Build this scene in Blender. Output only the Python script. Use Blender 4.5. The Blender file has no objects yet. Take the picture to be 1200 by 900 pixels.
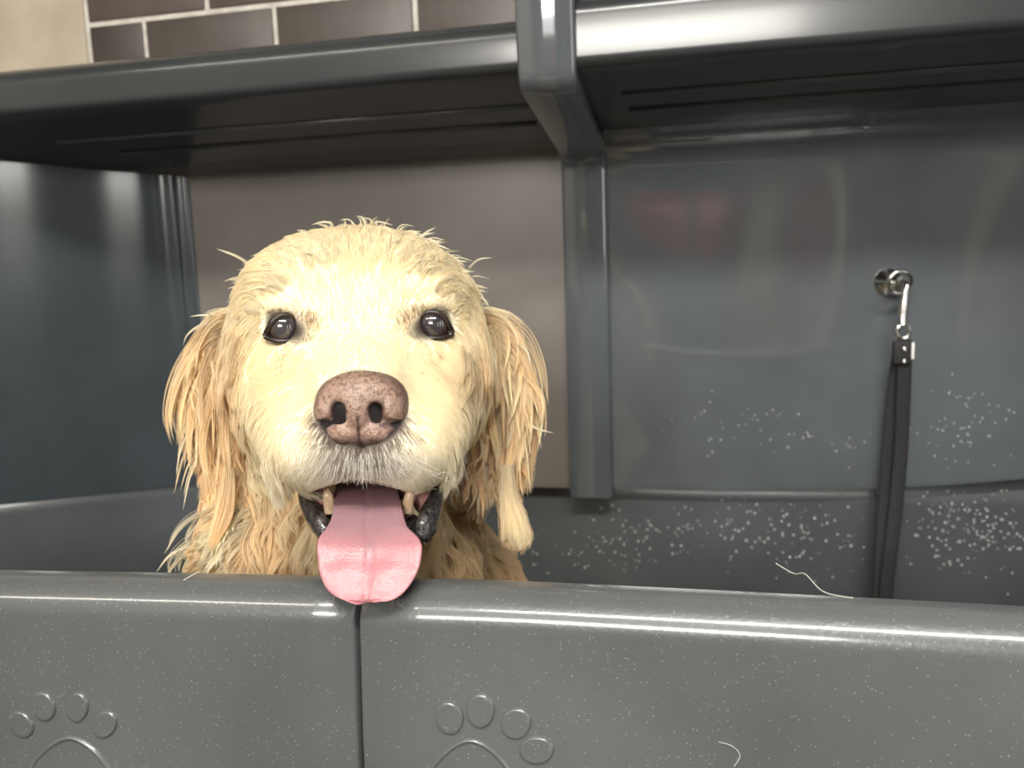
import bpy, bmesh, math, random
import numpy as np
from mathutils import Vector, Matrix

random.seed(7); rng = np.random.default_rng(7)
scene = bpy.context.scene
COL = scene.collection

# ---------------------------------------------------------------- camera
FPX = 1000.0
def nrm(v): return v/np.linalg.norm(v)
AX = nrm(np.array([4500., -18., -1000.]))
DN = np.array([250., 6850., 1000.]); DN = nrm(DN-AX*np.dot(AX, DN))
UPV = -DN
AY = np.cross(UPV, AX)
M = np.array([AX, AY, UPV])              # world = C + M @ (right, down, forward)
CAM = np.array([0., 0., 1.25])
cd = bpy.data.cameras.new('camera'); cam = bpy.data.objects.new('camera', cd); COL.objects.link(cam)
cd.sensor_fit = 'HORIZONTAL'; cd.sensor_width = 36; cd.lens = 36*FPX/1200; cd.clip_start = .02
R = M @ np.diag([1., -1., -1.])          # columns: camera right, up, back
cam.matrix_world = Matrix([[*R[0], CAM[0]], [*R[1], CAM[1]], [*R[2], CAM[2]], [0, 0, 0, 1]])
scene.camera = cam
cd.dof.use_dof = True; cd.dof.focus_distance = .475; cd.dof.aperture_fstop = 9.5

def ray(px, py): return M @ np.array([(px-600)/FPX, (py-450)/FPX, 1.])
def aY(px, py, Y): d = ray(px, py); return CAM+d*(Y/d[1])
def aZ(px, py, Z): d = ray(px, py); return CAM+d*((Z-CAM[2])/d[2])
def L2W(p): return CAM+np.asarray(p) @ R.T      # L: right, up, toward the viewer
def W2L(p): return (np.asarray(p)-CAM) @ R
def P(px, py, d): return np.array([(px-600)/FPX*d, -(py-450)/FPX*d, -d])

# ---------------------------------------------------------------- world, lights, exposure
w = bpy.data.worlds.new('world'); scene.world = w; w.use_nodes = True
w.node_tree.nodes['Background'].inputs[0].default_value = (.8, .9, 1, 1)
w.node_tree.nodes['Background'].inputs[1].default_value = .35
scene.view_settings.view_transform = 'Standard'; scene.view_settings.look = 'None'
scene.view_settings.gamma = 1; scene.view_settings.use_curve_mapping = False
scene.view_settings.exposure = 0.0
def area(name, loc, target, sx, sy, power, col=(1, .97, .9)):
    l = bpy.data.lights.new(name, 'AREA'); l.shape = 'RECTANGLE'; l.size = sx; l.size_y = sy; l.energy = power; l.color = col
    o = bpy.data.objects.new(name, l); COL.objects.link(o); o.location = loc
    o.rotation_euler = (Vector(target)-Vector(loc)).to_track_quat('-Z', 'Y').to_euler()
    return o
area('ceiling_lamp_light', (.15, -.75, 2.66), (.0, -.2, 0), 1.25, .16, 54)
area('ceiling_lamp_light', (-1.3, -.9, 2.66), (-1.3, -.8, 0), 1.25, .16, 16, (1, .93, .82))
area('window_light', (-.25, -2.88, 2.25), (-.25, .5, 1.2), 1.4, .55, 78, (1, .95, .86))  # soft fill lamp added behind the viewer to brighten dog and tub

# ---------------------------------------------------------------- materials
def mat(name, col, rough=.5, metal=0., spec=.5, coat=0., coat_rough=.05):
    m = bpy.data.materials.new(name); m.use_nodes = True
    b = m.node_tree.nodes['Principled BSDF']
    b.inputs['Base Color'].default_value = (*col, 1); b.inputs['Roughness'].default_value = rough
    b.inputs['Metallic'].default_value = metal; b.inputs['Specular IOR Level'].default_value = spec
    b.inputs['Coat Weight'].default_value = coat; b.inputs['Coat Roughness'].default_value = coat_rough
    return m
def nodes(m): return m.node_tree, m.node_tree.nodes, m.node_tree.links, m.node_tree.nodes['Principled BSDF']
def add_noise(m, scale, c1, c2, lo=.35, hi=.65, detail=4, bump=0., bscale=None, dist=.002, stretch=None):
    nt, N, Lk, b = nodes(m)
    tc = N.new('ShaderNodeTexCoord'); src = tc.outputs['Object']
    if stretch:
        mp = N.new('ShaderNodeMapping'); mp.inputs['Scale'].default_value = stretch; Lk.new(src, mp.inputs[0]); src = mp.outputs[0]
    n = N.new('ShaderNodeTexNoise'); n.inputs['Scale'].default_value = scale; n.inputs['Detail'].default_value = detail
    Lk.new(src, n.inputs['Vector'])
    r = N.new('ShaderNodeValToRGB'); r.color_ramp.elements[0].position = lo; r.color_ramp.elements[1].position = hi
    r.color_ramp.elements[0].color = (*c1, 1); r.color_ramp.elements[1].color = (*c2, 1)
    Lk.new(n.outputs['Fac'], r.inputs[0]); Lk.new(r.outputs[0], b.inputs['Base Color'])
    if bump:
        n2 = N.new('ShaderNodeTexNoise'); n2.inputs['Scale'].default_value = bscale or scale; n2.inputs['Detail'].default_value = 3
        Lk.new(tc.outputs['Object'], n2.inputs['Vector'])
        bp = N.new('ShaderNodeBump'); bp.inputs['Strength'].default_value = bump; bp.inputs['Distance'].default_value = dist
        Lk.new(n2.outputs['Fac'], bp.inputs['Height']); Lk.new(bp.outputs[0], b.inputs['Normal'])
    return m
# moulded tub plastic: glossy, with fine pale flecks
def plastic(name, c, rough, fleck=.0, bump=.1, bscale=500, coat=.3):
    m = mat(name, c, rough, coat=coat, coat_rough=min(.12, rough*.7)); m.node_tree.nodes['Principled BSDF'].inputs['Coat IOR'].default_value = 1.5+.25*coat
    add_noise(m, 6, tuple(x*.85 for x in c), tuple(x*1.12 for x in c), bump=bump, bscale=bscale, dist=.0006)
    if fleck:
        nt, N, Lk, b = nodes(m)
        tc = N.new('ShaderNodeTexCoord'); v = N.new('ShaderNodeTexVoronoi'); v.inputs['Scale'].default_value = 700
        Lk.new(tc.outputs['Object'], v.inputs['Vector'])
        lt = N.new('ShaderNodeMath'); lt.operation = 'LESS_THAN'; lt.inputs[1].default_value = .14; Lk.new(v.outputs['Distance'], lt.inputs[0])
        sp = N.new('ShaderNodeSeparateColor'); Lk.new(v.outputs['Color'], sp.inputs[0])
        gt = N.new('ShaderNodeMath'); gt.operation = 'GREATER_THAN'; gt.inputs[1].default_value = .80; Lk.new(sp.outputs[0], gt.inputs[0])
        mu = N.new('ShaderNodeMath'); mu.operation = 'MULTIPLY'; Lk.new(lt.outputs[0], mu.inputs[0]); Lk.new(gt.outputs[0], mu.inputs[1])
        mf = N.new('ShaderNodeMath'); mf.operation = 'MULTIPLY'; mf.inputs[1].default_value = fleck; Lk.new(mu.outputs[0], mf.inputs[0])
        mx = N.new('ShaderNodeMix'); mx.data_type = 'RGBA'
        old = b.inputs['Base Color'].links[0].from_socket
        Lk.new(mf.outputs[0], mx.inputs[0]); Lk.new(old, mx.inputs[6]); mx.inputs[7].default_value = (.75, .75, .7, 1)
        Lk.new(mx.outputs[2], b.inputs['Base Color'])
    return m
M_front = plastic('grey_speckled_plastic', (.094, .100, .102), .34, fleck=.6, bump=.35, bscale=420, coat=.6)
M_panel = plastic('glossy_grey_plastic', (.105, .116, .126), .08, bump=.03, bscale=40, coat=1.)
M_matte = plastic('satin_taupe_grey_plastic', (.17, .152, .137), .42, bump=.1, bscale=300, coat=.0)
M_blue = plastic('blue_grey_plastic', (.045, .055, .062), .2, bump=.05, bscale=40, coat=.4)
M_basin = plastic('basin_plastic', (.076, .085, .090), .3, bump=.15, bscale=300)
M_under = plastic('shelf_plastic', (.085, .088, .088), .28, bump=.05, bscale=200)
M_shelf = plastic('dark_shelf_plastic', (.030, .033, .035), .27, bump=.04, bscale=120, coat=.3)  # base colour taken down to carry the shade under the shelf
M_chrome = mat('chrome', (.75, .73, .68), .16, 1)
M_strap = add_noise(mat('black_webbing', (.012, .012, .013), .6), 400, (.008, .008, .009), (.02, .02, .022), bump=.5, bscale=900)
M_white = mat('white_tag', (.8, .8, .78), .5)
M_grout = add_noise(mat('pale_grout', (.55, .52, .47), .9), 80, (.47, .44, .39), (.6, .57, .52), bump=.4, bscale=300)
M_tiles = []
for c in ((.064, .048, .041), (.054, .044, .037), (.078, .058, .049), (.068, .055, .047)):
    M_tiles.append(add_noise(mat('brown_glazed_tile', c, .42), 12, tuple(x*.75 for x in c), tuple(x*1.25 for x in c), bump=.15, bscale=25, stretch=(1, 1, .4)))
M_beige = add_noise(mat('beige_stone_tile', (.42, .35, .27), .5), 9, (.36, .30, .225), (.47, .40, .31), bump=.05)
M_water = mat('soapy_water', (.9, .92, .92), .04, spec=.8); nodes(M_water)[3].inputs['Transmission Weight'].default_value = .72; nodes(M_water)[3].inputs['IOR'].default_value = 1.33  # milky white in the colour stands in for lamp glints on the beads

# ---------------------------------------------------------------- mesh helpers
def mesh_obj(name, verts, faces, m=None, parent=None, smooth=True, origin=None, sharp=None):
    verts = np.asarray(verts, float)
    if origin is None: origin = parent['_o'] if (parent is not None and '_o' in parent) else (0, 0, 0)
    me = bpy.data.meshes.new(name); me.from_pydata((verts-np.array(origin)).tolist(), [], [list(map(int, f)) for f in faces]); me.update()
    if m is not None: me.materials.append(m)
    if smooth: me.shade_smooth()
    o = bpy.data.objects.new(name, me); COL.objects.link(o)
    if sharp:
        bm = bmesh.new(); bm.from_mesh(me)
        for e in bm.edges:
            if len(e.link_faces) == 2 and e.calc_face_angle(0) > sharp: e.smooth = False
        bm.to_mesh(me); bm.free()
    if parent is not None: o.parent = parent
    else: o.location = origin
    o['_o'] = list(map(float, origin))
    return o
def thing(name, label, cat, loc, group=None):
    o = bpy.data.objects.new(name, None); COL.objects.link(o); o.location = loc; o['_o'] = list(map(float, loc))
    o['label'] = label; o['category'] = cat; o.empty_display_size = .05
    if group: o['group'] = group
    return o
def tag(o, label, cat, group=None):
    o['label'] = label; o['category'] = cat
    if group: o['group'] = group
    return o
def fix_normals(o):
    bm = bmesh.new(); bm.from_mesh(o.data); bmesh.ops.recalc_face_normals(bm, faces=bm.faces); bm.to_mesh(o.data); bm.free(); return o
def box(name, lo, hi, m, parent=None, bev=0., seg=2, origin=None):
    (x0, y0, z0), (x1, y1, z1) = lo, hi
    v = [(x0, y0, z0), (x1, y0, z0), (x1, y1, z0), (x0, y1, z0), (x0, y0, z1), (x1, y0, z1), (x1, y1, z1), (x0, y1, z1)]
    f = [(0, 3, 2, 1), (4, 5, 6, 7), (0, 1, 5, 4), (1, 2, 6, 5), (2, 3, 7, 6), (3, 0, 4, 7)]
    o = mesh_obj(name, v, f, m, parent, smooth=False, origin=origin)
    if bev:
        bm = bmesh.new(); bm.from_mesh(o.data)
        bmesh.ops.bevel(bm, geom=bm.edges[:], offset=bev, segments=seg, profile=.5, affect='EDGES')
        for fc in bm.faces: fc.smooth = True
        bm.to_mesh(o.data); bm.free()
    return o
def loft(rings, closed_ring=True, cap=True):
    """rings: (n, m, 3) -> verts, faces"""
    rings = np.asarray(rings, float); n, m = rings.shape[:2]; V = rings.reshape(-1, 3); F = []
    for i in range(n-1):
        for j in range(m if closed_ring else m-1):
            a, b = i*m+j, i*m+(j+1) % m
            F.append((a, b, b+m, a+m))
    if cap and closed_ring:
        F.append(tuple(range(m))[::-1]); F.append(tuple(range((n-1)*m, n*m)))
    return V, F
def resample(pts, n):
    pts = np.asarray(pts, float); d = np.r_[0, np.cumsum(np.linalg.norm(np.diff(pts, axis=0), axis=1))]
    t = np.linspace(0, d[-1], n); return np.stack([np.interp(t, d, pts[:, k]) for k in range(pts.shape[1])], 1)
def catmull(pts, n=8, closed=False):
    pts = [np.asarray(p, float) for p in pts]; N_ = len(pts); out = []
    rngi = range(N_ if closed else N_-1)
    for i in rngi:
        g = (lambda k: pts[k % N_]) if closed else (lambda k: pts[min(max(k, 0), N_-1)])
        p0, p1, p2, p3 = g(i-1), g(i), g(i+1), g(i+2)
        for k in range(n):
            t = k/n; out.append(.5*((2*p1)+(-p0+p2)*t+(2*p0-5*p1+4*p2-p3)*t*t+(-p0+3*p1-3*p2+p3)*t**3))
    if not closed: out.append(pts[-1])
    return np.array(out)
def tube_vf(path, rad, m=8, flat=1., up=(0, 0, 1)):
    path = np.asarray(path, float); n = len(path); rad = np.broadcast_to(rad, (n,))
    T = np.gradient(path, axis=0); T /= np.linalg.norm(T, axis=1)[:, None]+1e-12
    u = np.array(up, float); rings = []
    for i in range(n):
        s = np.cross(T[i], u); 
        if np.linalg.norm(s) < 1e-3: s = np.cross(T[i], (1, 0, 0.1))
        s = nrm(s); q = np.cross(s, T[i]); u = q
        a = np.linspace(0, 2*np.pi, m, endpoint=False)
        rings.append(path[i]+rad[i]*(np.cos(a)[:, None]*s+flat*np.sin(a)[:, None]*q))
    return loft(rings)
def tube(name, path, rad, mt, parent=None, m=8, flat=1., up=(0, 0, 1), origin=None):
    V, F = tube_vf(path, rad, m, flat, up); return fix_normals(mesh_obj(name, V, F, mt, parent, origin=origin))
def round_poly(pts, rads, seg=5):
    """2d polygon with rounded corners"""
    out = []; n = len(pts)
    for i in range(n):
        p = np.array(pts[i], float); a = np.array(pts[i-1], float); b = np.array(pts[(i+1) % n], float); r = rads[i]
        if r <= 0: out.append(p); continue
        da, db = nrm(a-p), nrm(b-p)
        ang = math.acos(np.clip(np.dot(da, db), -1, 1)); t = min(r/math.tan(ang/2), .49*np.linalg.norm(a-p), .49*np.linalg.norm(b-p))
        s, e = p+da*t, p+db*t
        for k in range(seg+1):
            q = k/seg; out.append((1-q)**2*s+2*q*(1-q)*p+q*q*e)
    return np.array(out)

# ================================================================ ROOM
def struct(o): o['kind'] = 'structure'; return o
WY = 1.10                                        # face of the tiled wall
wall_back = struct(box('wall_back', (-2.2, WY+.003, 0), (2.2, WY+.12, 2.7), M_grout, origin=(0, WY+.012, 0)))
def tile(x0, x1, z0, z1, m, first={}):
    key = (round(x1-x0, 4), round(z1-z0, 4), m.name)
    jit = random.uniform(-.0008, .0008)
    if key not in first:
        o = box('tile', (-(x1-x0)/2, 0, -(z1-z0)/2), ((x1-x0)/2, .014, (z1-z0)/2), m, origin=(0, 0, 0), bev=.0012, seg=2); first[key] = o.data
    else:
        o = bpy.data.objects.new('tile', first[key]); COL.objects.link(o)
    o.parent = wall_back; o.location = ((x0+x1)/2, -.012+jit, (z0+z1)/2)
# big beige stone tiles left of x=-.836, small brown bond tiles to the right
g = .0036
XB = -.838
for r in range(3):
    for c in range(3):
        x1 = XB-.6*c
        tile(x1-.6+g, x1-g, .85+.6*r+g, 1.45+.6*r-g, M_beige) if x1-.6 > -2.4 else None
row = .098
for r in range(-3, 8):
    z0 = 1.596+row*(r-1)
    off = -.749 if r % 2 == 0 else -.651
    x = XB
    edges = [XB]+[off+.196*k for k in range(0, 14) if off+.196*k > XB+.03]
    for a, b in zip(edges[:-1], edges[1:]):
        tile(a+g, b-g, z0+g, z0+row-g, random.choice(M_tiles))
    tile(edges[-1]+g, 2.1, z0+g, z0+row-g, M_tiles[0]) if False else None
M_paint = add_noise(mat('warm_wall_paint', (.3, .27, .24), .7), 3, (.27, .24, .21), (.33, .30, .26))
M_floor = add_noise(mat('floor_tile', (.16, .15, .14), .4), 8, (.06, .057, .055), (.1, .095, .085))
M_ceil = mat('ceiling_paint', (.22, .21, .20), .8)
struct(box('floor', (-2.2, -3.0, -.1), (2.2, WY+.12, 0), M_floor))
struct(box('ceiling', (-2.2, -3.0, 2.7), (2.2, WY+.12, 2.8), M_ceil))
struct(box('wall_left', (-2.32, -3.0, 0), (-2.2, WY+.12, 2.7), M_paint))
struct(box('wall_right', (2.2, -3.0, 0), (2.32, WY+.12, 2.7), M_paint))
# wall behind the viewer, so that the tub has a room to mirror
M_dark = mat('dark_panel_paint', (.06, .065, .075), .5)
wf = struct(box('wall_front', (-2.2, -3.12, 0), (2.2, -3.0, 2.7), M_paint))
M_frame = mat('pale_yellow_frame', (.6, .52, .36), .5); M_red = mat('red_trim_paint', (.45, .06, .07), .5)
added_door = struct(box('door_1', (.55, -2.998, 0), (1.45, -2.95, 2.05), M_dark, bev=.004))  # unseen door, pale frame and red trim added to tint the panel's reflections
for a, b in ((.47, .55), (1.45, 1.53)): box('door_frame', (a, -3.0, 0), (b, -2.93, 2.12), M_frame, added_door, bev=.004)
box('door_frame', (.47, -3.0, 2.05), (1.53, -2.93, 2.13), M_frame, added_door, bev=.004)
struct(box('trim_1', (.36, -3.0, 0), (.40, -2.96, 2.7), M_red))

M_pane = bpy.data.materials.new('daylit_pane'); M_pane.use_nodes = True  # glow for the added, unseen panes: fill light and bright reflections
b_ = M_pane.node_tree.nodes['Principled BSDF']; b_.inputs['Emission Color'].default_value = (.9, .95, 1, 1); b_.inputs['Emission Strength'].default_value = 4
M_navy = mat('navy_door_laminate', (.025, .035, .055), .35); M_towel = add_noise(mat('pink_towel', (.55, .2, .2), .95), 60, (.5, .16, .16), (.62, .26, .25), bump=.6, bscale=500)
cab = thing('storage_cabinet', 'navy storage cabinet against the wall opposite the tub', 'cabinet', (.05, -2.8, 0))
box('cabinet_body', (-.28, -2.98, 0), (.34, -2.62, 1.35), M_dark, cab, bev=.004)
for x_ in (-.27, .035):  # whole cabinet is added, to give the glossy panel dark shapes to reflect
    dr_ = box('cabinet_door', (x_, -2.62, .06), (x_+.295, -2.60, 1.33), M_navy, cab, bev=.003)
    tube('handle', [(x_+(.26 if x_ < 0 else .035), -2.585, .7), (x_+(.26 if x_ < 0 else .035), -2.585, .85)], .006, M_chrome, dr_)
for k, (x_, w_) in enumerate(((-.2, .22), (.08, .2))):
    for j in range(3): tag(box('folded_towel', (x_, -2.9, 1.352+j*.056), (x_+w_, -2.66, 1.405+j*.056), M_towel, bev=.02, seg=3, origin=(x_, -2.9, 1.352+j*.056)), 'folded pink towel on the navy cabinet, ' + ('left' if k == 0 else 'right') + ' pile, ' + ('bottom', 'middle', 'top')[j], 'towel', 'folded towels on the cabinet')  # pink stacks added for a warm patch in the reflection
win = struct(box('window_1', (-.95, -3.0, 1.75), (.55, -2.985, 2.6), M_pane, bev=.003))  # pane and frame made up to go with the fill lamp
for nm, lo, hi in (('window_frame', (-1.03, -2.99, 1.71), (-.95, -2.94, 2.62)), ('window_frame', (.55, -2.99, 1.71), (.63, -2.94, 2.62)), ('window_frame', (-.95, -2.99, 2.58), (.55, -2.94, 2.64)), ('window_sill', (-1.05, -2.99, 1.67), (.65, -2.92, 1.72))):
    box(nm, lo, hi, M_frame, win, bev=.004)
for k, (y0, y1) in enumerate(((-.75, -.45), (.0, .22), (-1.9, -1.5))):
    w2 = struct(box('window_%d' % (k+2), (2.185, y0, .9), (2.2, y1, 2.2), M_pane, bev=.003))  # bright panes added so the left end panel catches streaks
    for nm, lo, hi in (('window_frame', (2.15, y0-.05, .85), (2.2, y0, 2.25)), ('window_frame', (2.15, y1, .85), (2.2, y1+.05, 2.25)), ('window_sill', (2.12, y0-.06, .82), (2.2, y1+.06, .87))): box(nm, lo, hi, M_frame, w2, bev=.004)
# ceiling tube lamps
M_lampw = mat('lamp_housing', (.8, .8, .78), .4)
M_tube = bpy.data.materials.new('lit_tube'); M_tube.use_nodes = True
b_ = M_tube.node_tree.nodes['Principled BSDF']; b_.inputs['Emission Color'].default_value = (1, .96, .88, 1); b_.inputs['Emission Strength'].default_value = 9
for (x, y), lab in (((.25, -.75), 'long ceiling tube lamp above the right half of the tub'), ((-1.3, -.9), 'long ceiling tube lamp above the beige tiled wall')):
    t = thing('ceiling_lamp', lab, 'lamp', (x, y, 2.7))
    box('housing', (x-.65, y-.09, 2.675), (x+.65, y+.09, 2.7), M_lampw, t, bev=.004)
    for s in (-.06, .06): tube('light_tube', [(x-.62, y+s*1.0, 2.668), (x+.62, y+s*1.0, 2.668)], .006, M_tube, t)

# ================================================================ TUB
tub = thing('pet_bathing_tub', 'dark grey moulded dog washing tub with raised back and paw print front', 'bathtub', (0, .72, 0))
PL, PR = -.162, -.109                            # joint cover
XL, XR = -.66, .80
def grid_sheet(name, fn, us, vs, m, parent, th=.008, nrmdir=(0, 1, 0)):
    """thick sheet from a parametric grid fn(u, v) -> xyz; thickness goes along nrmdir"""
    A = np.array([[fn(u, v) for v in vs] for u in us]); n, k = A.shape[:2]
    B = A+np.array(nrmdir)*th
    V = np.concatenate([A.reshape(-1, 3), B.reshape(-1, 3)]); F = []; o = n*k
    for i in range(n-1):
        for j in range(k-1):
            a = i*k+j; F.append((a, a+1, a+k+1, a+k)); F.append((o+a, o+a+k, o+a+k+1, o+a+1))
    for i in range(n-1):
        a = i*k; F.append((a, a+k, o+a+k, o+a)); a = i*k+k-1; F.append((a, o+a, o+a+k, a+k))
    for j in range(k-1):
        a = j; F.append((a, o+a, o+a+1, a+1)); a = (n-1)*k+j; F.append((a, a+1, o+a+1, o+a))
    return fix_normals(mesh_obj(name, V, F, m, parent, sharp=1.0))
BY = 1.045
def wob(x, z, amp): return amp*(.28*math.sin(x*23+z*4+math.sin(z*6))+.12*math.sin(x*41-z*7)+math.sin(x*7.3+z*4.1+1)*.6+math.sin(x*13+2*z)*.25+math.sin(z*11-x*5)*.3)
# splash panels: face, fillet, shelf underside, shelf nose, back over the top
def bay_profile(fil, ztop, nose_top):
    pts = [(BY+.001, .957), (BY, .965), (BY, ztop), (.815, 1.417), (.80, 1.422), (.80, nose_top-.012), (.818, nose_top), (1.082, nose_top-.02)]
    rads = [.002, .003, fil, .012, .012, .03, .03, 0]
    prof = round_poly(pts, rads, 6)
    return prof
def bay(name, x0, x1, fil, ztop, nose_top, m, amp, rise=0.):
    prof = bay_profile(fil, ztop, nose_top)
    # densify the long face
    dense = [prof[0]]
    for a, b in zip(prof[:-1], prof[1:]):
        d = np.linalg.norm(b-a); k = max(1, int(d/.03))
        for q in range(1, k+1): dense.append(a+(b-a)*q/k)
    dense = np.array(dense[:len(dense)])
    us = np.linspace(x0, x1, max(12, int((x1-x0)/.02)))
    def fn(u, v):
        y, z = dense[v]
        if z < 1.39 and y > 1.0:
            y += wob(u, z, amp)*min(1, (z-.957)/.05)*min(1, (1.39-z)/.08+.1)
        if rise and z < 1.0 and u > 0: z += rise*(u/.36)**2*(1-(z-.957)/.043)
        return (u, y, z)
    cut = int(np.argmax(dense[:, 0] < (1.0 if fil > .03 else BY-.012)))
    grid_sheet(name, fn, us, range(cut+1), m, tub, th=.006)
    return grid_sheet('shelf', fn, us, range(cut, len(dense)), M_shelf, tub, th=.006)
prof_parts = {}
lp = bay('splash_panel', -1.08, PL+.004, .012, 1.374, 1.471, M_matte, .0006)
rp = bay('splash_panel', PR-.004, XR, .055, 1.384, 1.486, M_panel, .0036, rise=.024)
# the shelf nose and underside are one smooth moulding with the panel; ribs run under the shelf
def rib(x0, x1, y, m=M_under):
    zt = 1.384 if x0 > PR else 1.374; zz = 1.417-(y-.815)*(1.417-zt)/(BY-.815)
    tube('rib', [(x0, y, zz), (x1, y, zz)], [.0030, .0030], m, tub, m=8)
rib(aY(65, 154, .885)[0], PL-.01, .885); rib(aY(140, 170, .935)[0], PL-.01, .935)
rib(aY(728, 85, .88)[0], XR-.1, .88); rib(aY(737, 107, .93)[0], XR-.1, .93)
# joint cover: vertical batten over the joint, turning out under the shelf and up over its nose
jp = round_poly([(BY-.016, .950), (BY-.016, 1.365), (.79, 1.401), (.782, 1.53), (.86, 1.545), (.86, 1.482), (.80, 1.482), (.802, 1.424), (BY-.002, 1.378), (BY-.002, .950)],
                [.004, .018, .022, .02, .01, .01, .01, .008, .01, .002], 5)
xs_ = [PL, PL+.003, PR-.003, PR]
ins = [.003, 0, 0, .003]
cen = jp.mean(0)
rings = []
for x, k in zip(xs_, ins):
    tn = np.roll(jp, -1, 0)-np.roll(jp, 1, 0); nn = np.stack([tn[:, 1], -tn[:, 0]], 1); nn /= np.linalg.norm(nn, axis=1)[:, None]+1e-9
    rings.append(np.c_[np.full(len(jp), x), jp+(nn*k)*(1 if True else -1)])
V, F = loft(rings); jc = fix_normals(mesh_obj('joint_cover', V, F, M_panel, tub, sharp=1.2))
# end walls sweep from the corner towards the viewer
pS = aZ(0, 592, .957); 
lpath = catmull([(XL+.012, BY+.004), (XL-.015, BY-.004), (XL-.06, BY-.03), (pS[0], pS[1]), (-1.0, .86), (-1.06, .70), (-1.06, .45)], 12)
def wall_sweep(name, path, z0, z1, m, out, amp=.0, lean=.0, nz=18, th=.008):
    path = np.asarray(path)
    def fn(i, j):
        p = path[i]; t = path[min(i+1, len(path)-1)]-path[max(i-1, 0)]; t = t/np.linalg.norm(t); n_ = np.array([t[1], -t[0]])*out
        zt = 1.4165-(p[1]-.815)*.176-.001; z = z0+(zt-z0)*j/nz; s = amp*(math.sin(i*.9+z*1.5)*.45+math.sin(i*.23+1)*.8)*min(1, .15+1.2*(z-z0)/(z1-z0))
        return (p[0]+n_[0]*s, p[1]+n_[1]*s, z)
    return grid_sheet(name, fn, range(len(path)), range(nz+1), m, tub, th=th)
wall_sweep('end_panel', lpath, .957, 1.40, M_blue, 1, .0045)
rpath = catmull([(XR-.012, BY+.004), (XR+.02, BY-.004), (XR+.07, BY-.04), (XR+.14, .86), (XR+.16, .70), (XR+.16, .45)], 8)
wall_sweep('end_panel', rpath, .957, 1.40, M_blue, -1, .002)
# basin: lower walls and floor
def basin():
    path = np.concatenate([lpath[::-1], np.array([(x, BY+.012) for x in np.linspace(XL+.06, XR-.06, 20)]), rpath,
                           np.array([(x, .425) for x in np.linspace(XR+.13, -1.03, 24)])])
    c = np.array([0, .74]); rings = []
    for z, s in ((.985, 1.008), (.94, 1.008), (.90, 1.006), (.80, .996), (.66, .975), (.615, .94), (.60, .88), (.598, .0)):
        rings.append([(c[0]+(p[0]-c[0])*s, c[1]+(p[1]-c[1])*(s if s < .95 else (s-1)*5+1 if s > 1 else (s-1)*.6+1), z) for p in path])
    V, F = loft(rings, True, False)
    o = mesh_obj('basin', V, F, M_basin, tub); s = o.modifiers.new('t', 'SOLIDIFY'); s.thickness = .008; s.offset = 0
    return fix_normals(o)
basin()
# front panels with a rolled rim
ZR = 1.0865
def yfront(x): return .386+.045*min(x+.09, 0)-.06*(x+.05)**2
fprof = round_poly([(0, .42), (0, ZR-.010), (.012, ZR), (.026, ZR), (.030, ZR-.008), (.030, .60), (.02, .42)], [.0, .022, .022, .006, .005, 0, 0], 6)
def fp_profile():
    d = [fprof[0]]
    for a, b in zip(fprof[:-1], fprof[1:]):
        k = max(1, int(np.linalg.norm(b-a)/.05))
        for q in range(1, k+1): d.append(a+(b-a)*q/k)
    return np.array(d)
fpd = fp_profile()
XS = aY(417.5, 800, .377)[0]
def front_panel(x0, x1, e0, e1, dz=0):
    xs = list(np.linspace(x0, x1, 40)); 
    if e1: xs += [x1+.0008, x1+.0016]
    if e0: xs = [x0-.0016, x0-.0008]+xs
    rings = []; cy = .02; cz = .75
    for x in xs:
        k = 0
        if x > x1: k = .0018 if x-x1 > .001 else .0006
        if x < x0: k = .0018 if x0-x > .001 else .0006
        pr = fpd.copy(); 
        pr[:, 0] += np.where(pr[:, 0] < .02, k, -k); pr[:, 1] -= np.where(pr[:, 1] > 1.0, k, 0)
        bulge = -.010*np.clip((ZR-.02-pr[:, 1])/.15, 0, 1)**.7*(pr[:, 0] < .02)
        rings.append(np.c_[np.full(len(pr), x), yfront(x)+pr[:, 0]+bulge, pr[:, 1]+dz])
    V, F = loft(rings); return fix_normals(mesh_obj('front_panel', V, F, M_front, tub, sharp=1.3))
fpL = front_panel(-1.10, XS-.0026, False, True)
fpR = front_panel(XS+.0026, XR+.2, True, False)
def face_pt(px, py):
    """point on the front panel face, with its normal"""
    Y = .36
    for _ in range(12):
        p = aY(px, py, Y); b = -.010*min(1, max(0, (ZR-.02-p[2])/.15))**.7; Y = yfront(p[0])+b
    return aY(px, py, Y)
def pad(parent, name, cx, cy, poly, h=.0016, bead=None):
    """raised oval: poly in pixels around (cx, cy)"""
    c = face_pt(cx, cy); ring0 = np.array([face_pt(cx+a, cy+b) for a, b in poly])
    nr = nrm(np.array([.2*(c[0]+.05), -1, -.05])); V = []; F = []
    prof = [(1.08, -.001), (1.03, .15*h), (1.0, .55*h), (.95, .92*h), (.88, h), (.75, .97*h), (.4, .93*h)]
    if bead: prof = [(1.06, -.001), (1.03, .7*h), (1.0, h), (.965, .7*h), (.94, .25*h), (.9, .2*h), (.5, .2*h)]
    for s, q in prof: V += list(c+(ring0-c)*s+nr*q)
    n_ = len(poly); k = len(prof)
    for i in range(k-1):
        for j in range(n_): F.append((i*n_+j, i*n_+(j+1) % n_, (i+1)*n_+(j+1) % n_, (i+1)*n_+j))
    V.append(c+nr*prof[-1][1]); e = len(V)-1
    for j in range(n_): F.append(((k-1)*n_+j, (k-1)*n_+(j+1) % n_, e))
    return fix_normals(mesh_obj(name, V, F, M_front, parent))
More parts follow.
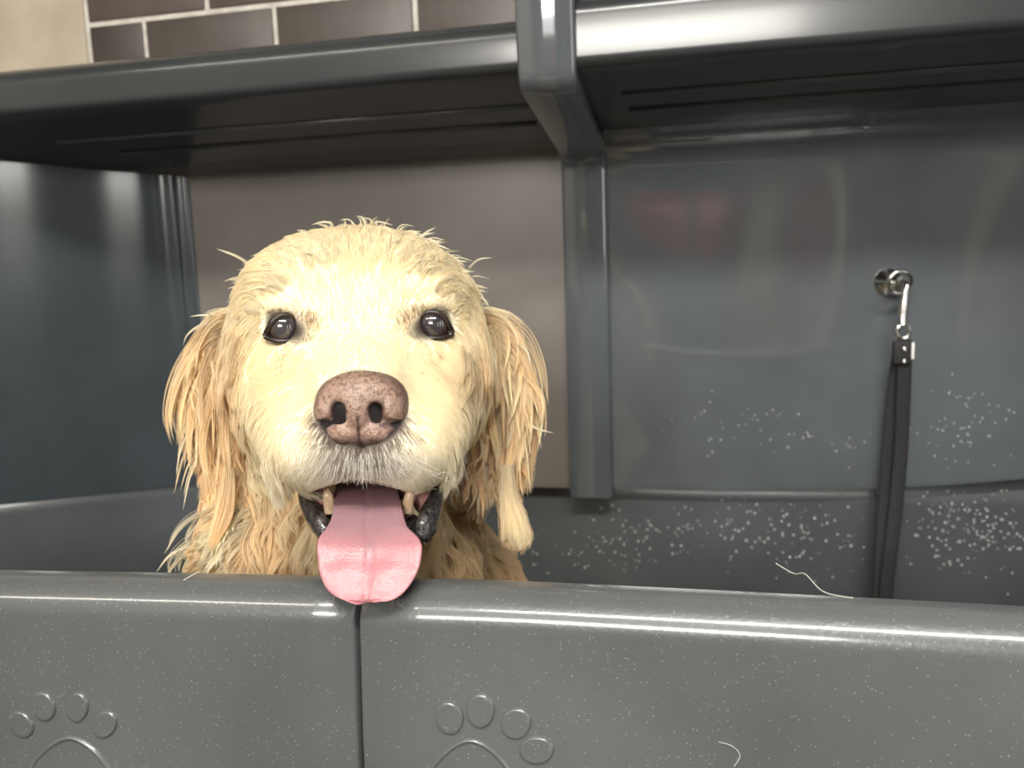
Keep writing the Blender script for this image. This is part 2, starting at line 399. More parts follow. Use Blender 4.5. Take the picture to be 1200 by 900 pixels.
def oval(rx, ry, ang):
    a = np.linspace(0, 2*np.pi, 28, endpoint=False); c, s = math.cos(math.radians(ang)), math.sin(math.radians(ang))
    return [(rx*math.cos(t)*c-ry*math.sin(t)*s, rx*math.cos(t)*s+ry*math.sin(t)*c) for t in a]
for x, y, rx, ry, an in ((26, 848, 12.5, 16.5, -38), (52, 827, 13, 17, -20), (91.5, 828, 12.5, 17, 4), (124, 848, 13, 16, 28)): pad(fpL, 'toe_pad', x, y, oval(rx, ry, an))
for x, y, rx, ry, an in ((527, 840.5, 15.5, 19, -18), (563.5, 832, 16, 19.5, 0), (605, 847, 17, 18, 35), (629, 878, 20, 15.5, 0)): pad(fpR, 'toe_pad', x, y, oval(rx, ry, an))
def palm(cx, cy, s):
    k = catmull([(0, -52), (28, -38), (52, -8), (66, 22), (58, 48), (36, 50), (0, 38), (-36, 50), (-58, 48), (-66, 22), (-52, -8), (-28, -38)], 5, True)
    return [(a*s, b*s) for a, b in k]
pad(fpL, 'palm_pad', 82, 915, palm(0, 0, .98), bead=True); pad(fpR, 'palm_pad', 551, 919, palm(0, 0, 1.0), bead=True)
# plinth below the tub
box('plinth', (-.95, .45, 0), (.85, 1.0, .55), M_basin, tub, bev=.01)

# tether ring bolted through the splash panel, and the leash clipped to it
def torus(name, c, R_, r, ax, m, parent, n=24, k=8, sx=1.):
    ax = nrm(np.array(ax, float)); u = nrm(np.cross(ax, (0, 0.3, 1))); v = np.cross(ax, u); rings = []
    for a in np.linspace(0, 2*np.pi, n, endpoint=False):
        d = u*math.cos(a)*sx+v*math.sin(a); b = np.linspace(0, 2*np.pi, k, endpoint=False)
        rings.append(np.array(c)+d*R_+r*(np.cos(b)[:, None]*nrm(d)+np.sin(b)[:, None]*ax))
    rings.append(rings[0]); V, F = loft(rings, True, False)
    return fix_normals(mesh_obj(name, V, F, m, parent))
rc = aY(1054, 331, 1.015)
rg = torus('tether_ring', rc, .0125, .0028, (.25, -1, -.25), M_chrome, tub)
tube('bolt', [rc+(-.006, .034, .0), rc+(-.006, .026, 0), rc+(-.006, .0255, 0), rc+(-.006, .005, 0)], [.016, .015, .006, .006], M_chrome, rg, m=14)
h0 = aY(1057, 345, 1.0); h1 = aY(1058, 397, .995)
leash = thing('tether_leash', 'black webbing tether leash clipped to the chrome ring on the splash panel', 'leash', h1)
tube('snap_hook', catmull([h0+(-.004, .012, .004), h0+(-.001, .008, .013), h0+(.005, .002, .010), h0+(.003, 0, 0), h0*.5+h1*.5+(0, 0, 0), h1+(0, 0, .014)], 6),
     np.interp(np.linspace(0, 1, 31), [0, .5, .7, 1], [.0024, .0032, .0048, .0038]), M_chrome, leash, m=10)
torus('hook_eye', h1+(0, 0, .008), .0075, .0019, (0, -1, 0), M_chrome, leash, sx=.9)
def strap(off, ps, name='strap', wd=.0075, th=.0016, par=None):
    path = catmull(ps, 8)+np.array(off); rings = []
    for i, p in enumerate(path):
        rings.append([(p[0]+a*wd, p[1]+b*th, p[2]) for a, b in ((-1, -.6), (-.8, -1), (.8, -1), (1, -.6), (1, .6), (.8, 1), (-.8, 1), (-1, .6))])
    V, F = loft(rings); return fix_normals(mesh_obj(name, V, F, M_strap, par or leash))
a = [aY(1060, 398, .995), aY(1059, 450, 1.0), aY(1056, 520, 1.005), aY(1050, 590, 1.005), aY(1043, 650, 1.0), aY(1038, 700, .995), aY(1036, 780, .98), aY(1040, 860, .95)]
b = [aY(1056, 400, 1.0), aY(1049, 450, 1.008), aY(1042, 520, 1.012), aY(1037, 590, 1.012), aY(1033, 650, 1.006), aY(1030, 700, 1.0), aY(1029, 780, .985), aY(1032, 860, .955)]
strap((0, 0, 0), a, 'strap'); strap((0, 0, 0), b, 'strap')
box('stitched_loop', h1+(-.010, -.004, -.028), h1+(.009, .005, -.002), M_strap, leash, bev=.002)
for dz in (-.010, -.024): torus('rivet', h1+(.001, -.0055, dz), .0014, .0012, (0, -1, 0), M_chrome, leash, n=10, k=6)
box('care_tag', h1+(.006, -.003, -.022), h1+(.0115, -.0015, -.004), M_white, leash, bev=.0005)

# water droplets: beads on the basin wall and the lower part of the right splash panel
def droplets(name, label, pts, rr):
    ico = bmesh.new(); bmesh.ops.create_icosphere(ico, subdivisions=2, radius=1); iv = np.array([v.co[:] for v in ico.verts]); fi = [[v.index for v in f.verts] for f in ico.faces]; ico.free()
    V = []; F = []
    for p, r in zip(pts, rr):
        o = len(V); V += list(iv*np.array([r, r*.55, r*1.1])+p); F += [[q+o for q in f] for f in fi]
    o = mesh_obj(name, V, F, M_water); o['kind'] = 'stuff'; tag(o, label, 'water'); return o
pts = []; rr = []
cl = [(760, 620, 70, 35, 60), (900, 610, 90, 45, 90), (1150, 620, 45, 48, 120), (1090, 600, 60, 40, 60), (700, 650, 60, 25, 40), (960, 650, 60, 30, 40), (620, 650, 30, 20, 14)]
for cx, cy, sx, sy, n_ in cl:
    for _ in range(n_):
        px, py = random.gauss(cx, sx*.7), random.gauss(cy, sy*.6)
        if py < 575 or py > 720 or px > 1290 or px < 585: continue
        p = aY(px, py, 1.06)
        for _k in range(3): p = aY(px, py, float(np.interp(p[2], [.66, .80, .90, .94], [1.0515, 1.0558, 1.0662, 1.0693]))-.0046)
        pts.append(p); rr.append(random.choice([.0008, .0010, .0013, .0015, .0018]))
droplets('water_droplets', 'clear water droplets beaded across the lower basin wall', pts, rr)
pts = []; rr = []
for cx, cy, sx, sy, n_ in [(880, 500, 60, 25, 36), (1130, 500, 40, 40, 60), (1000, 520, 50, 20, 18)]:
    for _ in range(n_):
        px, py = random.gauss(cx, sx*.8), random.gauss(cy, sy*.8)
        if py > 548 or py < 400 or px > 1280: continue
        p = aY(px, py, BY); p[1] += wob(p[0], p[2], .0036)*min(1, (p[2]-.957)/.05)*min(1, (1.39-p[2])/.08+.1)-.0004
        pts.append(p); rr.append(random.choice([.0008, .0011, .0014]))
droplets('water_droplets', 'small scattered water droplets on the glossy right splash panel', pts, rr)

# ================================================================ DOG
# implicit surface in the L frame (right, up, toward the viewer), metres
Rinv = R.T
def smin(a, b, k):
    h = np.clip(.5+.5*(b-a)/k, 0, 1); return b*(1-h)+a*h-k*h*(1-h)
def smax(a, b, k): return -smin(-a, -b, k)
def ell(p, c, r):
    x, y, z = (p[0]-c[0])/r[0], (p[1]-c[1])/r[1], (p[2]-c[2])/r[2]
    k0 = np.sqrt(x*x+y*y+z*z)+1e-9
    k1 = np.sqrt((x/r[0])**2+(y/r[1])**2+(z/r[2])**2)+1e-9
    return k0*(k0-1)/k1
def cone(p, a, b, ra, rb, fx=1., fz=1.):
    a = np.asarray(a); b = np.asarray(b); ba = b-a; l2 = float((ba*ba).sum())
    qx, qy, qz = p[0]-a[0], p[1]-a[1], p[2]-a[2]
    t = np.clip((qx*ba[0]+qy*ba[1]+qz*ba[2])/l2, 0, 1)
    d = np.sqrt(((qx-ba[0]*t)/fx)**2+(qy-ba[1]*t)**2+((qz-ba[2]*t)/fz)**2)
    return d-(ra+(rb-ra)*t)
EYES = [(333, 384), (508, 380.5)]
def wl(x, y, z): return W2L((x, y, z))
NECK0, CH = wl(-.235, .66, 1.12), wl(-.235, .66, .93)
def dog_sdf(p, eyes=None):
    # skull and face
    d = ell(p, P(419, 374, .575), (.072, .052, .080))
    d = smin(d, ell(p, P(380, 357, .565), (.045, .038, .056)), .03)
    d = smin(d, ell(p, P(464, 357, .565), (.045, .038, .056)), .03)
    d = smin(d, ell(p, P(422, 455, .570), (.077, .066, .070)), .03)
    d = smin(d, ell(p, P(343, 448, .550), (.033, .042, .038)), .03)          # cheeks
    d = smin(d, ell(p, P(508, 448, .550), (.033, .042, .038)), .03)
    d = smin(d, ell(p, P(362, 352, .525), (.022, .013, .018)), .02)          # brows
    d = smin(d, ell(p, P(483, 350, .525), (.022, .013, .018)), .02)
    # muzzle
    m = cone(p, P(425, 425, .520), P(422, 474, .450), .031, .024, 1.1)
    m = smin(m, ell(p, P(372, 520, .464), (.0255, .0255, .034)), .014)
    m = smin(m, ell(p, P(480, 520, .464), (.0255, .0255, .034)), .014)
    m = smin(m, ell(p, P(425, 518, .452), (.024, .019, .020)), .012)
    m = smin(m, ell(p, P(350, 490, .500), (.024, .030, .034)), .02)
    m = smin(m, ell(p, P(500, 490, .500), (.024, .030, .034)), .02)
    d = smin(d, m, .022)
    # lower jaw and throat
    j = cone(p, P(428, 585, .555), P(430, 618, .490), .034, .022, 1.25)
    d = smin(d, j, .012)
    # mouth hollow
    d = smax(d, -ell(p, P(430, 588, .470), (.028, .0135, .040)), .006)
    # philtrum crease and eye sockets
    d = smax(d, -cone(p, P(424, 520, .432), P(428, 566, .436), .0012, .0018), .005)
    if eyes is not None:
        for e in eyes:
            d = smax(d, -(np.sqrt((p[0]-e[0])**2+(p[1]-e[1])**2+(p[2]-e[2])**2)-.0108), .004)
            sx = 1 if e[0] > P(420, 0, .5)[0] else -1
    # ears: flat drooping flaps
    d = smin(d, cone(p, P(272, 385, .590), P(252, 470, .590), .014, .017, 1., .55), .014)
    d = smin(d, cone(p, P(252, 470, .590), P(262, 570, .585), .017, .010, 1., .5), .012)
    d = smin(d, cone(p, P(268, 565, .575), P(250, 640, .560), .0105, .0040, 1., .45), .006)
    d = smin(d, cone(p, P(575, 385, .590), P(596, 470, .590), .014, .016, 1., .55), .014)
    d = smin(d, cone(p, P(596, 470, .590), P(597, 565, .585), .016, .009, 1., .5), .012)
    d = smin(d, cone(p, P(592, 560, .582), P(605, 628, .575), .0065, .0110, 1., .35), .005)
    # neck, chest, trunk, haunches, legs (world coordinates)
    n = cone(p, P(430, 470, .62), P(392, 640, .64), .066, .078)
    n = smin(n, cone(p, P(390, 640, .64), wl(-.235, .62, .90), .080, .105), .04)
    n = smin(n, cone(p, wl(-.235, .64, .93), wl(-.24, .86, .76), .105, .115), .05)
    n = smin(n, ell(p, P(322, 692, .60), (.048, .062, .055)), .03)
    n = smin(n, ell(p, P(462, 705, .60), (.040, .055, .050)), .03)
    for s in (-1, 1):
        n = smin(n, cone(p, wl(-.235+s*.07, .57, .90), wl(-.235+s*.065, .56, .74), .042, .028), .03)
        n = smin(n, cone(p, wl(-.235+s*.065, .56, .74), wl(-.235+s*.065, .545, .63), .027, .023), .012)
        n = smin(n, cone(p, wl(-.235+s*.065, .55, .623), wl(-.235+s*.067, .515, .620), .024, .020), .012)
        n = smin(n, cone(p, wl(-.24+s*.09, .87, .74), wl(-.24+s*.115, .76, .70), .075, .05), .03)
        n = smin(n, cone(p, wl(-.24+s*.115, .77, .69), wl(-.24+s*.11, .84, .635), .045, .024), .02)
        n = smin(n, cone(p, wl(-.24+s*.11, .84, .628), wl(-.24+s*.115, .70, .622), .025, .021), .015)
    n = smin(n, cone(p, wl(-.24, .95, .70), wl(-.10, .985, .64), .034, .026), .03)
    n = smin(n, cone(p, wl(-.10, .985, .64), wl(.10, .96, .632), .026, .016), .02)
    return smin(d, n, .035)
def hit(px, py, eyes=None, d0=.36, d1=.95, n=1):
    """depth at which the sight line of a pixel meets the dog"""
    t = d0
    for _ in range(90):
        q = P(px, py, t); v = float(dog_sdf(q, eyes))
        if v < 2e-4: return t
        t += v*.6
        if t > d1: return None
    return t
EYEC = []
for ex, ey in EYES:
    t = hit(ex, ey); EYEC.append(P(ex, ey, t+.0070)); print('eye depth', t)
print('nose bridge depth', hit(422, 428), 'lip', hit(375, 560), 'flew', hit(350, 520), 'top', hit(425, 290))

def surface_nets(fn, xs, ys, zs):
    X_, Y_, Z_ = np.meshgrid(xs, ys, zs, indexing='ij', sparse=True)
    F = fn((X_.astype(np.float32), Y_.astype(np.float32), Z_.astype(np.float32))).astype(np.float32)
    ins = F < 0
    c = ins[:-1, :-1, :-1].astype(np.int8)
    tot = sum(ins[a:ins.shape[0]-1+a, b:ins.shape[1]-1+b, k:ins.shape[2]-1+k].astype(np.int8) for a in (0, 1) for b in (0, 1) for k in (0, 1))
    act = (tot > 0) & (tot < 8)
    I, J, K = np.nonzero(act)
    idx = -np.ones(act.shape, np.int64); idx[I, J, K] = np.arange(len(I))
    acc = np.zeros((len(I), 3)); cnt = np.zeros(len(I))
    G = (np.asarray(xs), np.asarray(ys), np.asarray(zs))
    for ax in range(3):
        for u in (0, 1):
            for v in (0, 1):
                o = [0, 0, 0]; oth = [k for k in range(3) if k != ax]; o[oth[0]] = u; o[oth[1]] = v
                e = list(o); e[ax] = 1
                A = F[I+o[0], J+o[1], K+o[2]]; B = F[I+e[0], J+e[1], K+e[2]]
                s = (A < 0) != (B < 0); t = np.where(s, A/np.where(s, A-B, 1), 0)
                P0 = np.stack([G[0][I+o[0]], G[1][J+o[1]], G[2][K+o[2]]], 1); P1 = np.stack([G[0][I+e[0]], G[1][J+e[1]], G[2][K+e[2]]], 1)
                acc += np.where(s[:, None], P0+(P1-P0)*t[:, None], 0); cnt += s
    V = acc/cnt[:, None]
    faces = []
    for ax in range(3):
        oth = [k for k in range(3) if k != ax]
        sl0 = [slice(None)]*3; sl1 = [slice(None)]*3; sl0[ax] = slice(0, -1); sl1[ax] = slice(1, None)
        for k in oth: sl0[k] = slice(1, -1); sl1[k] = slice(1, -1)
        a = ins[tuple(sl0)]; b = ins[tuple(sl1)]; ch = a != b; I2 = list(np.nonzero(ch)); fl = a[tuple(I2)]
        I2[oth[0]] = I2[oth[0]]+1; I2[oth[1]] = I2[oth[1]]+1
        q = []
        for du, dv in ((1, 1), (0, 1), (0, 0), (1, 0)):
            ii = [x.copy() for x in I2]; ii[oth[0]] -= du; ii[oth[1]] -= dv; q.append(idx[tuple(ii)])
        q = np.stack(q, 1)
        flip = fl if ax != 1 else ~fl
        q[~flip] = q[~flip][:, ::-1]; faces.append(q)
    return V, np.concatenate(faces)
def fine(lo, hi, f0, f1, df, dc):
    a = [f0]
    st = df
    while a[0] > lo: st = min(dc, st*1.12); a.insert(0, a[0]-st)
    m_ = list(np.arange(f0+df, f1, df)); b = [f1]; st = df
    while b[-1] < hi: st = min(dc, st*1.12); b.append(b[-1]+st)
    return np.array(a+m_+b)
def quadmesh(name, V, F, m, parent):
    me = bpy.data.meshes.new(name); og = np.array(parent['_o'])
    V = V-og; me.vertices.add(len(V)); me.vertices.foreach_set('co', V.astype(np.float32).ravel())
    me.loops.add(F.size); me.loops.foreach_set('vertex_index', F.astype(np.int32).ravel())
    me.polygons.add(len(F)); me.polygons.foreach_set('loop_start', np.arange(0, F.size, 4, dtype=np.int32))
    me.update(calc_edges=True); me.validate(); me.materials.append(m); me.shade_smooth()
    o = bpy.data.objects.new(name, me); COL.objects.link(o); o.parent = parent; o['_o'] = list(map(float, og)); return o

dog = thing('dog', 'wet cream golden retriever looking over the tub rim with its pink tongue out', 'dog', (-.235, .70, .60))
xs = fine(-.46, .26, -.215, .012, .0021, .008)
ys = fine(-.66, .13, -.135, .108, .0021, .008)
zs = fine(-1.12, -.40, -.62, -.418, .0021, .009)
sdf_f = lambda p: dog_sdf(p, EYEC)
BV, BF = surface_nets(sdf_f, xs, ys, zs)
print('body', len(BV), 'verts')
def pix(V): return 600-V[:, 0]/V[:, 2]*FPX, 450+V[:, 1]/V[:, 2]*FPX

# colour attribute painted by anatomy (pigment, plus nostril shade painted black)
def sm(e0, e1, x): t = np.clip((x-e0)/(e1-e0), 0, 1); return t*t*(3-2*t)
def lerp(a, b, t): return a+(b-a)*t[:, None]
CREAM = np.array([.97, .87, .64]); GOLD = np.array([.91, .67, .40]); PALE = np.array([.97, .92, .80]); DARK = np.array([.05, .035, .03]); TAN = np.array([.55, .40, .25])
def coat_colour(V, kind='skin'):
    px, py = pix(V); d = -V[:, 2]
    n = .5+.5*np.sin(px*.11+1.3*np.sin(py*.05))*np.sin(py*.09+px*.03)
    c = np.tile(CREAM, (len(V), 1))
    ear = sm(135, 175, np.abs(px-427))*sm(355, 400, py)
    c = lerp(c, GOLD*.9+CREAM*.1, ear*.8)
    tipm = np.maximum(np.exp(-(((px-604)/26)**2+((py-618)/40)**2)**2), np.exp(-(((px-256)/20)**2+((py-610)/34)**2)**2)*(d < .575))
    neck = sm(545, 600, py)*sm(.50, .54, d); c = lerp(c, GOLD*.6+CREAM*.4, neck*.8)
    c = lerp(c, CREAM*.55+GOLD*.45, tipm)
    muz = np.exp(-(((px-425)/95)**2+((py-545)/38)**2))*(d < .50); c = lerp(c, PALE, np.clip(muz*1.2, 0, 1))
    # inner eye corners and lid rims
    for (ex, ey), sg in zip(EYES, (1, -1)):
        q = np.exp(-(((px-(ex+sg*30))/15)**2+((py-(ey-6))/17)**2)); c = lerp(c, TAN, q*(.75 if kind == 'skin' else .6))
        q = np.exp(-(((px-ex-sg*3)/25)**2+((py-ey-np.clip(sg*(px-ex), 0, 40)*.22)/18)**2)**3); c = lerp(c, DARK*.5, q)
        q = np.exp(-(((px-(ex-sg*4))/20)**2+((py-(ey-25))/5)**2)); c = lerp(c, PALE, q*.8)
        q = np.exp(-(((px-(ex-sg*2))/26)**2+((py-(ey+52))/26)**2)); c = lerp(c, GOLD, q*.35)
    nn = ((px-422)/63)**2+((py-479)/53)**2
    q = np.exp(-np.clip(nn-.8, 0, None)*5)*sm(470, 500, py); c = lerp(c, np.array([.16, .11, .09]), q*.95)
    if kind == 'skin': c = lerp(c, np.array([.006, .003, .003]), sm(.84, .66, nn))  # nostril shade blacked into the skin behind the nose
    q = np.exp(-(((px-425)/55)**2+((py-543)/18)**2))*(d < .48); c = lerp(c, np.array([.24, .19, .16]), q*(.9 if kind == 'skin' else .85))
    return c
M_skin = mat('dog_skin', (.8, .7, .5), .6, spec=.3)
nt, N, Lk, b_ = nodes(M_skin); at = N.new('ShaderNodeAttribute'); at.attribute_name = 'col'; Lk.new(at.outputs['Color'], b_.inputs['Base Color'])
cc = coat_colour(BV)
px_, py_ = pix(BV)
mouthd = ell(BV.T, P(430, 588, .470), (.0305, .0160, .0425))
cc = lerp(cc, np.array([.14, .03, .03]), sm(.0015, -.001, mouthd))
body = quadmesh('body', L2W(BV), BF, M_skin, dog)
def set_col(me, c, dom='POINT'):
    a_ = me.color_attributes.new('col', 'FLOAT_COLOR', dom) if hasattr(me, 'color_attributes') else me.attributes.new('col', 'FLOAT_COLOR', dom)
    a_.data.foreach_set('color', np.c_[c, np.ones(len(c))].astype(np.float32).ravel())
set_col(body.data, cc)
# check the winding
body.data.update()
f0 = BV[BF]; nrm_all = np.cross(f0[:, 1]-f0[:, 0], f0[:, 2]-f0[:, 0])
cf = f0.mean(1); eps = nrm_all/(np.linalg.norm(nrm_all, axis=1)[:, None]+1e-12)*.002
sgn = np.sign(dog_sdf((cf+eps).T, EYEC)-dog_sdf((cf-eps).T, EYEC)).mean(); print('winding', sgn)

# ---- nose leather
NC = P(422, 479, .4345)
def nose_sdf(p):
    q = (p[0]-NC[0], p[1]-NC[1], p[2]-NC[2])
    d = ell(q, (0, .0060, -.006), (.0232, .0142, .0175))
    d = smin(d, ell(q, (-.0155, -.0010, -.004), (.0088, .0098, .0130)), .004)
    d = smin(d, ell(q, (.0155, -.0010, -.004), (.0088, .0098, .0130)), .004)
    d = smin(d, ell(q, (0, -.0020, -.002), (.0075, .0120, .0135)), .004)
    d = smin(d, ell(q, (-.0070, -.0114, -.005), (.0128, .0105, .0130)), .003)
    d = smin(d, ell(q, (.0070, -.0114, -.005), (.0128, .0105, .0130)), .003)
    for s in (-1, 1): d = smin(d, ell(q, (s*.0150, -.0095, -.006), (.0075, .0065, .0110)), .002)
    for s in (-1, 1):
        d = smax(d, -cone(q, (s*.0098, -.0008, .016), (s*.0080, .000, -.002), .0040, .0034, .85), .0022)
        d = smax(d, -cone(q, (s*.0105, -.0050, .012), (s*.0080, -.004, -.002), .0026, .002), .002)
        d = smax(d, -cone(q, (s*.0120, -.0062, .010), (s*.0215, -.0080, .002), .0024, .0016), .0016)
    d = smax(d, -cone(q, (.0003, -.0012, .0125), (.0012, -.0200, .009), .0008, .0013), .0014)
    return d
nx = np.arange(-.030, .0301, .00062)
NV, NF = surface_nets(nose_sdf, NC[0]+nx, NC[1]+nx, NC[2]+nx)
M_nose = mat('nose_leather', (.35, .2, .16), .38, spec=.5)
nt, N, Lk, b_ = nodes(M_nose); at = N.new('ShaderNodeAttribute'); at.attribute_name = 'col'
n1 = N.new('ShaderNodeTexNoise'); n1.inputs['Scale'].default_value = 420; n1.inputs['Detail'].default_value = 5
tc = N.new('ShaderNodeTexCoord'); Lk.new(tc.outputs['Object'], n1.inputs['Vector'])
rp_ = N.new('ShaderNodeValToRGB'); rp_.color_ramp.elements[0].position = .36; rp_.color_ramp.elements[1].position = .56
rp_.color_ramp.elements[0].color = (.36, .30, .28, 1); rp_.color_ramp.elements[1].color = (1, 1, 1, 1); Lk.new(n1.outputs['Fac'], rp_.inputs[0])
mx = N.new('ShaderNodeMix'); mx.data_type = 'RGBA'; mx.blend_type = 'MULTIPLY'; mx.inputs[0].default_value = .75
Lk.new(at.outputs['Color'], mx.inputs[6]); Lk.new(rp_.outputs[0], mx.inputs[7]); Lk.new(mx.outputs[2], b_.inputs['Base Color'])
vo = N.new('ShaderNodeTexVoronoi'); vo.inputs['Scale'].default_value = 900; Lk.new(tc.outputs['Object'], vo.inputs['Vector'])
bp = N.new('ShaderNodeBump'); bp.inputs['Strength'].default_value = .5; bp.inputs['Distance'].default_value = .0005; Lk.new(vo.outputs['Distance'], bp.inputs['Height']); Lk.new(bp.outputs[0], b_.inputs['Normal'])
nose = quadmesh('nose', L2W(NV), NF, M_nose, dog)
q = NV-NC
pk = np.tile(np.array([.33, .215, .165]), (len(q), 1))
pk = lerp(pk, np.array([.34, .22, .17]), sm(.002, -.006, q[:, 1])*.7)
edge = sm(.78, 1.08, np.sqrt((q[:, 0]/.0245)**2+((q[:, 1]+.0005)/.0200)**2)); pk = lerp(pk, np.array([.10, .055, .05]), edge*.85)
pk = lerp(pk, np.array([.10, .055, .05]), sm(.0135, .0175, np.abs(q[:, 0]))*sm(-.006, -.008, q[:, 1])*.85)
low = sm(-.0125, -.0175, q[:, 1]); pk = lerp(pk, np.array([.06, .035, .03]), low*.9)
for s in (-1, 1):
    h_ = np.exp(-(((q[:, 0]-s*.0098)/.0045)**2+((q[:, 1]+.001)/.0052)**2)**2)*sm(.0125, .009, q[:, 2]); pk = lerp(pk, np.array([.035, .012, .01]), h_)
    sl = np.exp(-(((q[:, 1]+.0062+.0010*np.abs(q[:, 0]/.01))/.0018)**2))*sm(.009, .012, np.abs(q[:, 0]))*(q[:, 0]*s > 0); pk = lerp(pk, np.array([.05, .025, .025]), sl*.8)
gr = np.exp(-((q[:, 0]-.0006)/.0009)**2)*sm(-.001, -.004, q[:, 1]); pk = lerp(pk, np.array([.04, .015, .015]), gr*.9)
set_col(nose.data, pk)

# ---- eyes
M_eye = mat('eyeball', (.02, .012, .010), .06, coat=1, coat_rough=.02)
M_pupil = mat('clouded_pupil', (.085, .075, .078), .15, coat=1, coat_rough=.02)
add_noise(M_pupil, 90, (.022, .018, .019), (.055, .050, .054))
M_iris = mat('iris', (.07, .035, .02), .1, coat=1, coat_rough=.02)
M_lid = mat('dark_eyelid_skin', (.022, .014, .012), .35)
def disc_on_ball(c, r, a0, a1, fwd, n=28, k=6, lift=.0003):
    u = nrm(np.cross((0, 1, 0), fwd)); v = np.cross(fwd, u); V = []; F = []
    for i in range(k+1):
        a = a0+(a1-a0)*i/k
        for j in range(n):
            t = 2*np.pi*j/n; V.append(c+(r+lift)*(math.cos(a)*fwd+math.sin(a)*(math.cos(t)*u+math.sin(t)*v)))
    for i in range(k):
        for j in range(n): F.append((i*n+j, i*n+(j+1) % n, (i+1)*n+(j+1) % n, (i+1)*n+j))
    return np.array(V), F
for (ex, ey), c, sg in zip(EYES, EYEC, (1, -1)):
    bm = bmesh.new(); bmesh.ops.create_uvsphere(bm, u_segments=32, v_segments=20, radius=.0104)
    ev = np.array([v.co[:] for v in bm.verts]); ef = [[v.index for v in f.verts] for f in bm.faces]; bm.free()
    eye = mesh_obj('eye', L2W(ev+c), ef, M_eye, dog)
    fwd = nrm(-c+np.array([sg*.0, .01, 0]))
    V, F = disc_on_ball(c, .0104, .0, .70, fwd, lift=.00025); pu = fix_normals(mesh_obj('pupil', L2W(V), F, M_pupil, eye))
    V, F = disc_on_ball(c, .0104, .68, .86, fwd, k=3, lift=.00015); fix_normals(mesh_obj('iris', L2W(V), F, M_iris, eye))
    # lids: an almond rim lying on the ball
    al = [(-22, 10), (-18, 0), (-11, -10), (0, -15), (10, -13), (17, -7), (24, 2), (32, 11), (22, 12), (10, 15), (-4, 16), (-14, 14)]
    if sg < 0: al = [(-a_, b2) for a_, b2 in al]
    ring = catmull([np.array([a_, b2]) for a_, b2 in al], 5, True); pts3 = []
    for a_, b2 in ring:
        dr = nrm(P(ex+a_, ey+b2, 1.)); bq = np.dot(dr, c); cc2 = c@c-.0112**2; disc = bq*bq-cc2
        t = bq-math.sqrt(disc) if disc > 0 else bq
        t = min(t, np.linalg.norm(c)-.0030+max(0, abs(a_)-20)*.0001)
        pts3.append(dr*t)
    pts3 = np.array(pts3); pts3 = np.r_[pts3, pts3[:1]]
    tube('eyelid', L2W(pts3), .0016, M_lid, dog, m=8)

# ---- tongue, lips, teeth, gums
M_tongue = mat('tongue_flesh', (.8, .4, .42), .34, spec=.5); nt, N, Lk, b_ = nodes(M_tongue)
at = N.new('ShaderNodeAttribute'); at.attribute_name = 'col'; Lk.new(at.outputs['Color'], b_.inputs['Base Color'])
b_.inputs['Subsurface Weight'].default_value = .25; b_.inputs['Subsurface Radius'].default_value = (.01, .003, .003); b_.inputs['Subsurface Scale'].default_value = .4
n1 = N.new('ShaderNodeTexNoise'); n1.inputs['Scale'].default_value = 700; tc = N.new('ShaderNodeTexCoord'); Lk.new(tc.outputs['Object'], n1.inputs['Vector'])
bp = N.new('ShaderNodeBump'); bp.inputs['Strength'].default_value = .45; bp.inputs['Distance'].default_value = .0006; Lk.new(n1.outputs['Fac'], bp.inputs['Height']); Lk.new(bp.outputs[0], b_.inputs['Normal'])
# (px centre, py, half width px, depth)
TG = [(428, 560, 33, .500), (429, 572, 36, .478), (430, 586, 39, .462), (431, 600, 41, .452), (431, 615, 46, .444), (433, 628, 57, .438), (434, 640, 61, .434),
      (434, 655, 60, .431), (433, 668, 57.5, .428), (432, 680, 52, .426), (431, 690, 45, .424), (430, 698, 36, .4225), (430, 703, 25, .4215), (430, 706, 10, .421)]
TG = catmull([np.array(t, float) for t in TG], 4)
rings = []; tc_ = []
for i, (cx, cy, hw, dd) in enumerate(TG):
    ring = []
    prog = i/(len(TG)-1)
    for k in range(100):
        a_ = 2*np.pi*k/100; ca, sa = math.cos(a_), math.sin(a_)
        x = hw*(abs(ca)**.85)*math.copysign(1, ca)
        th = .0042*(abs(sa)**.8)*(1-.55*max(0, prog-.7)/.3)*(min(1, hw/30))
        zf = th if sa > 0 else -th
        groove = -.0026*math.exp(-(x/2.6)**2)*(1-prog*.7)
        cup = -.0040*(1-(x/hw)**2)*(1 if prog < .4 else max(0, 1-(prog-.4)/.4))
        curl = .0022*(abs(x)/hw)**3*(prog > .3)
        wav = .0002*math.sin(prog*19+x*.11)
        ring.append(P(cx+x, cy+1.5*math.sin(x*.14+prog*3)*prog, dd)+np.array([0, 0, zf+(groove if sa > 0 else 0)+cup+curl+wav]))
        tc_.append((x/hw, prog))
    rings.append(ring)
V, F = loft(rings); tongue = fix_normals(mesh_obj('tongue', L2W(V), F, M_tongue, dog))
tx, tp = np.array(tc_).T
tcol = np.tile(np.array([.46, .195, .215]), (len(tx), 1))
tcol = lerp(tcol, np.array([.27, .155, .175]), sm(.66-.16*np.abs(tx), .25, tp)); tcol = lerp(tcol, np.array([.22, .11, .12]), sm(.22, .05, tp))
tcol = lerp(tcol, np.array([.30, .16, .18]), np.exp(-(tx/.045)**2)*sm(.95, .2, tp)*.85)
tcol = lerp(tcol, np.array([.50, .20, .21]), sm(.86, .97, tp)*.6)
set_col(tongue.data, tcol)
M_lip = add_noise(mat('black_lip', (.02, .017, .016), .25, coat=.5), 300, (.012, .010, .010), (.06, .052, .05), bump=.8, bscale=400, dist=.0015)
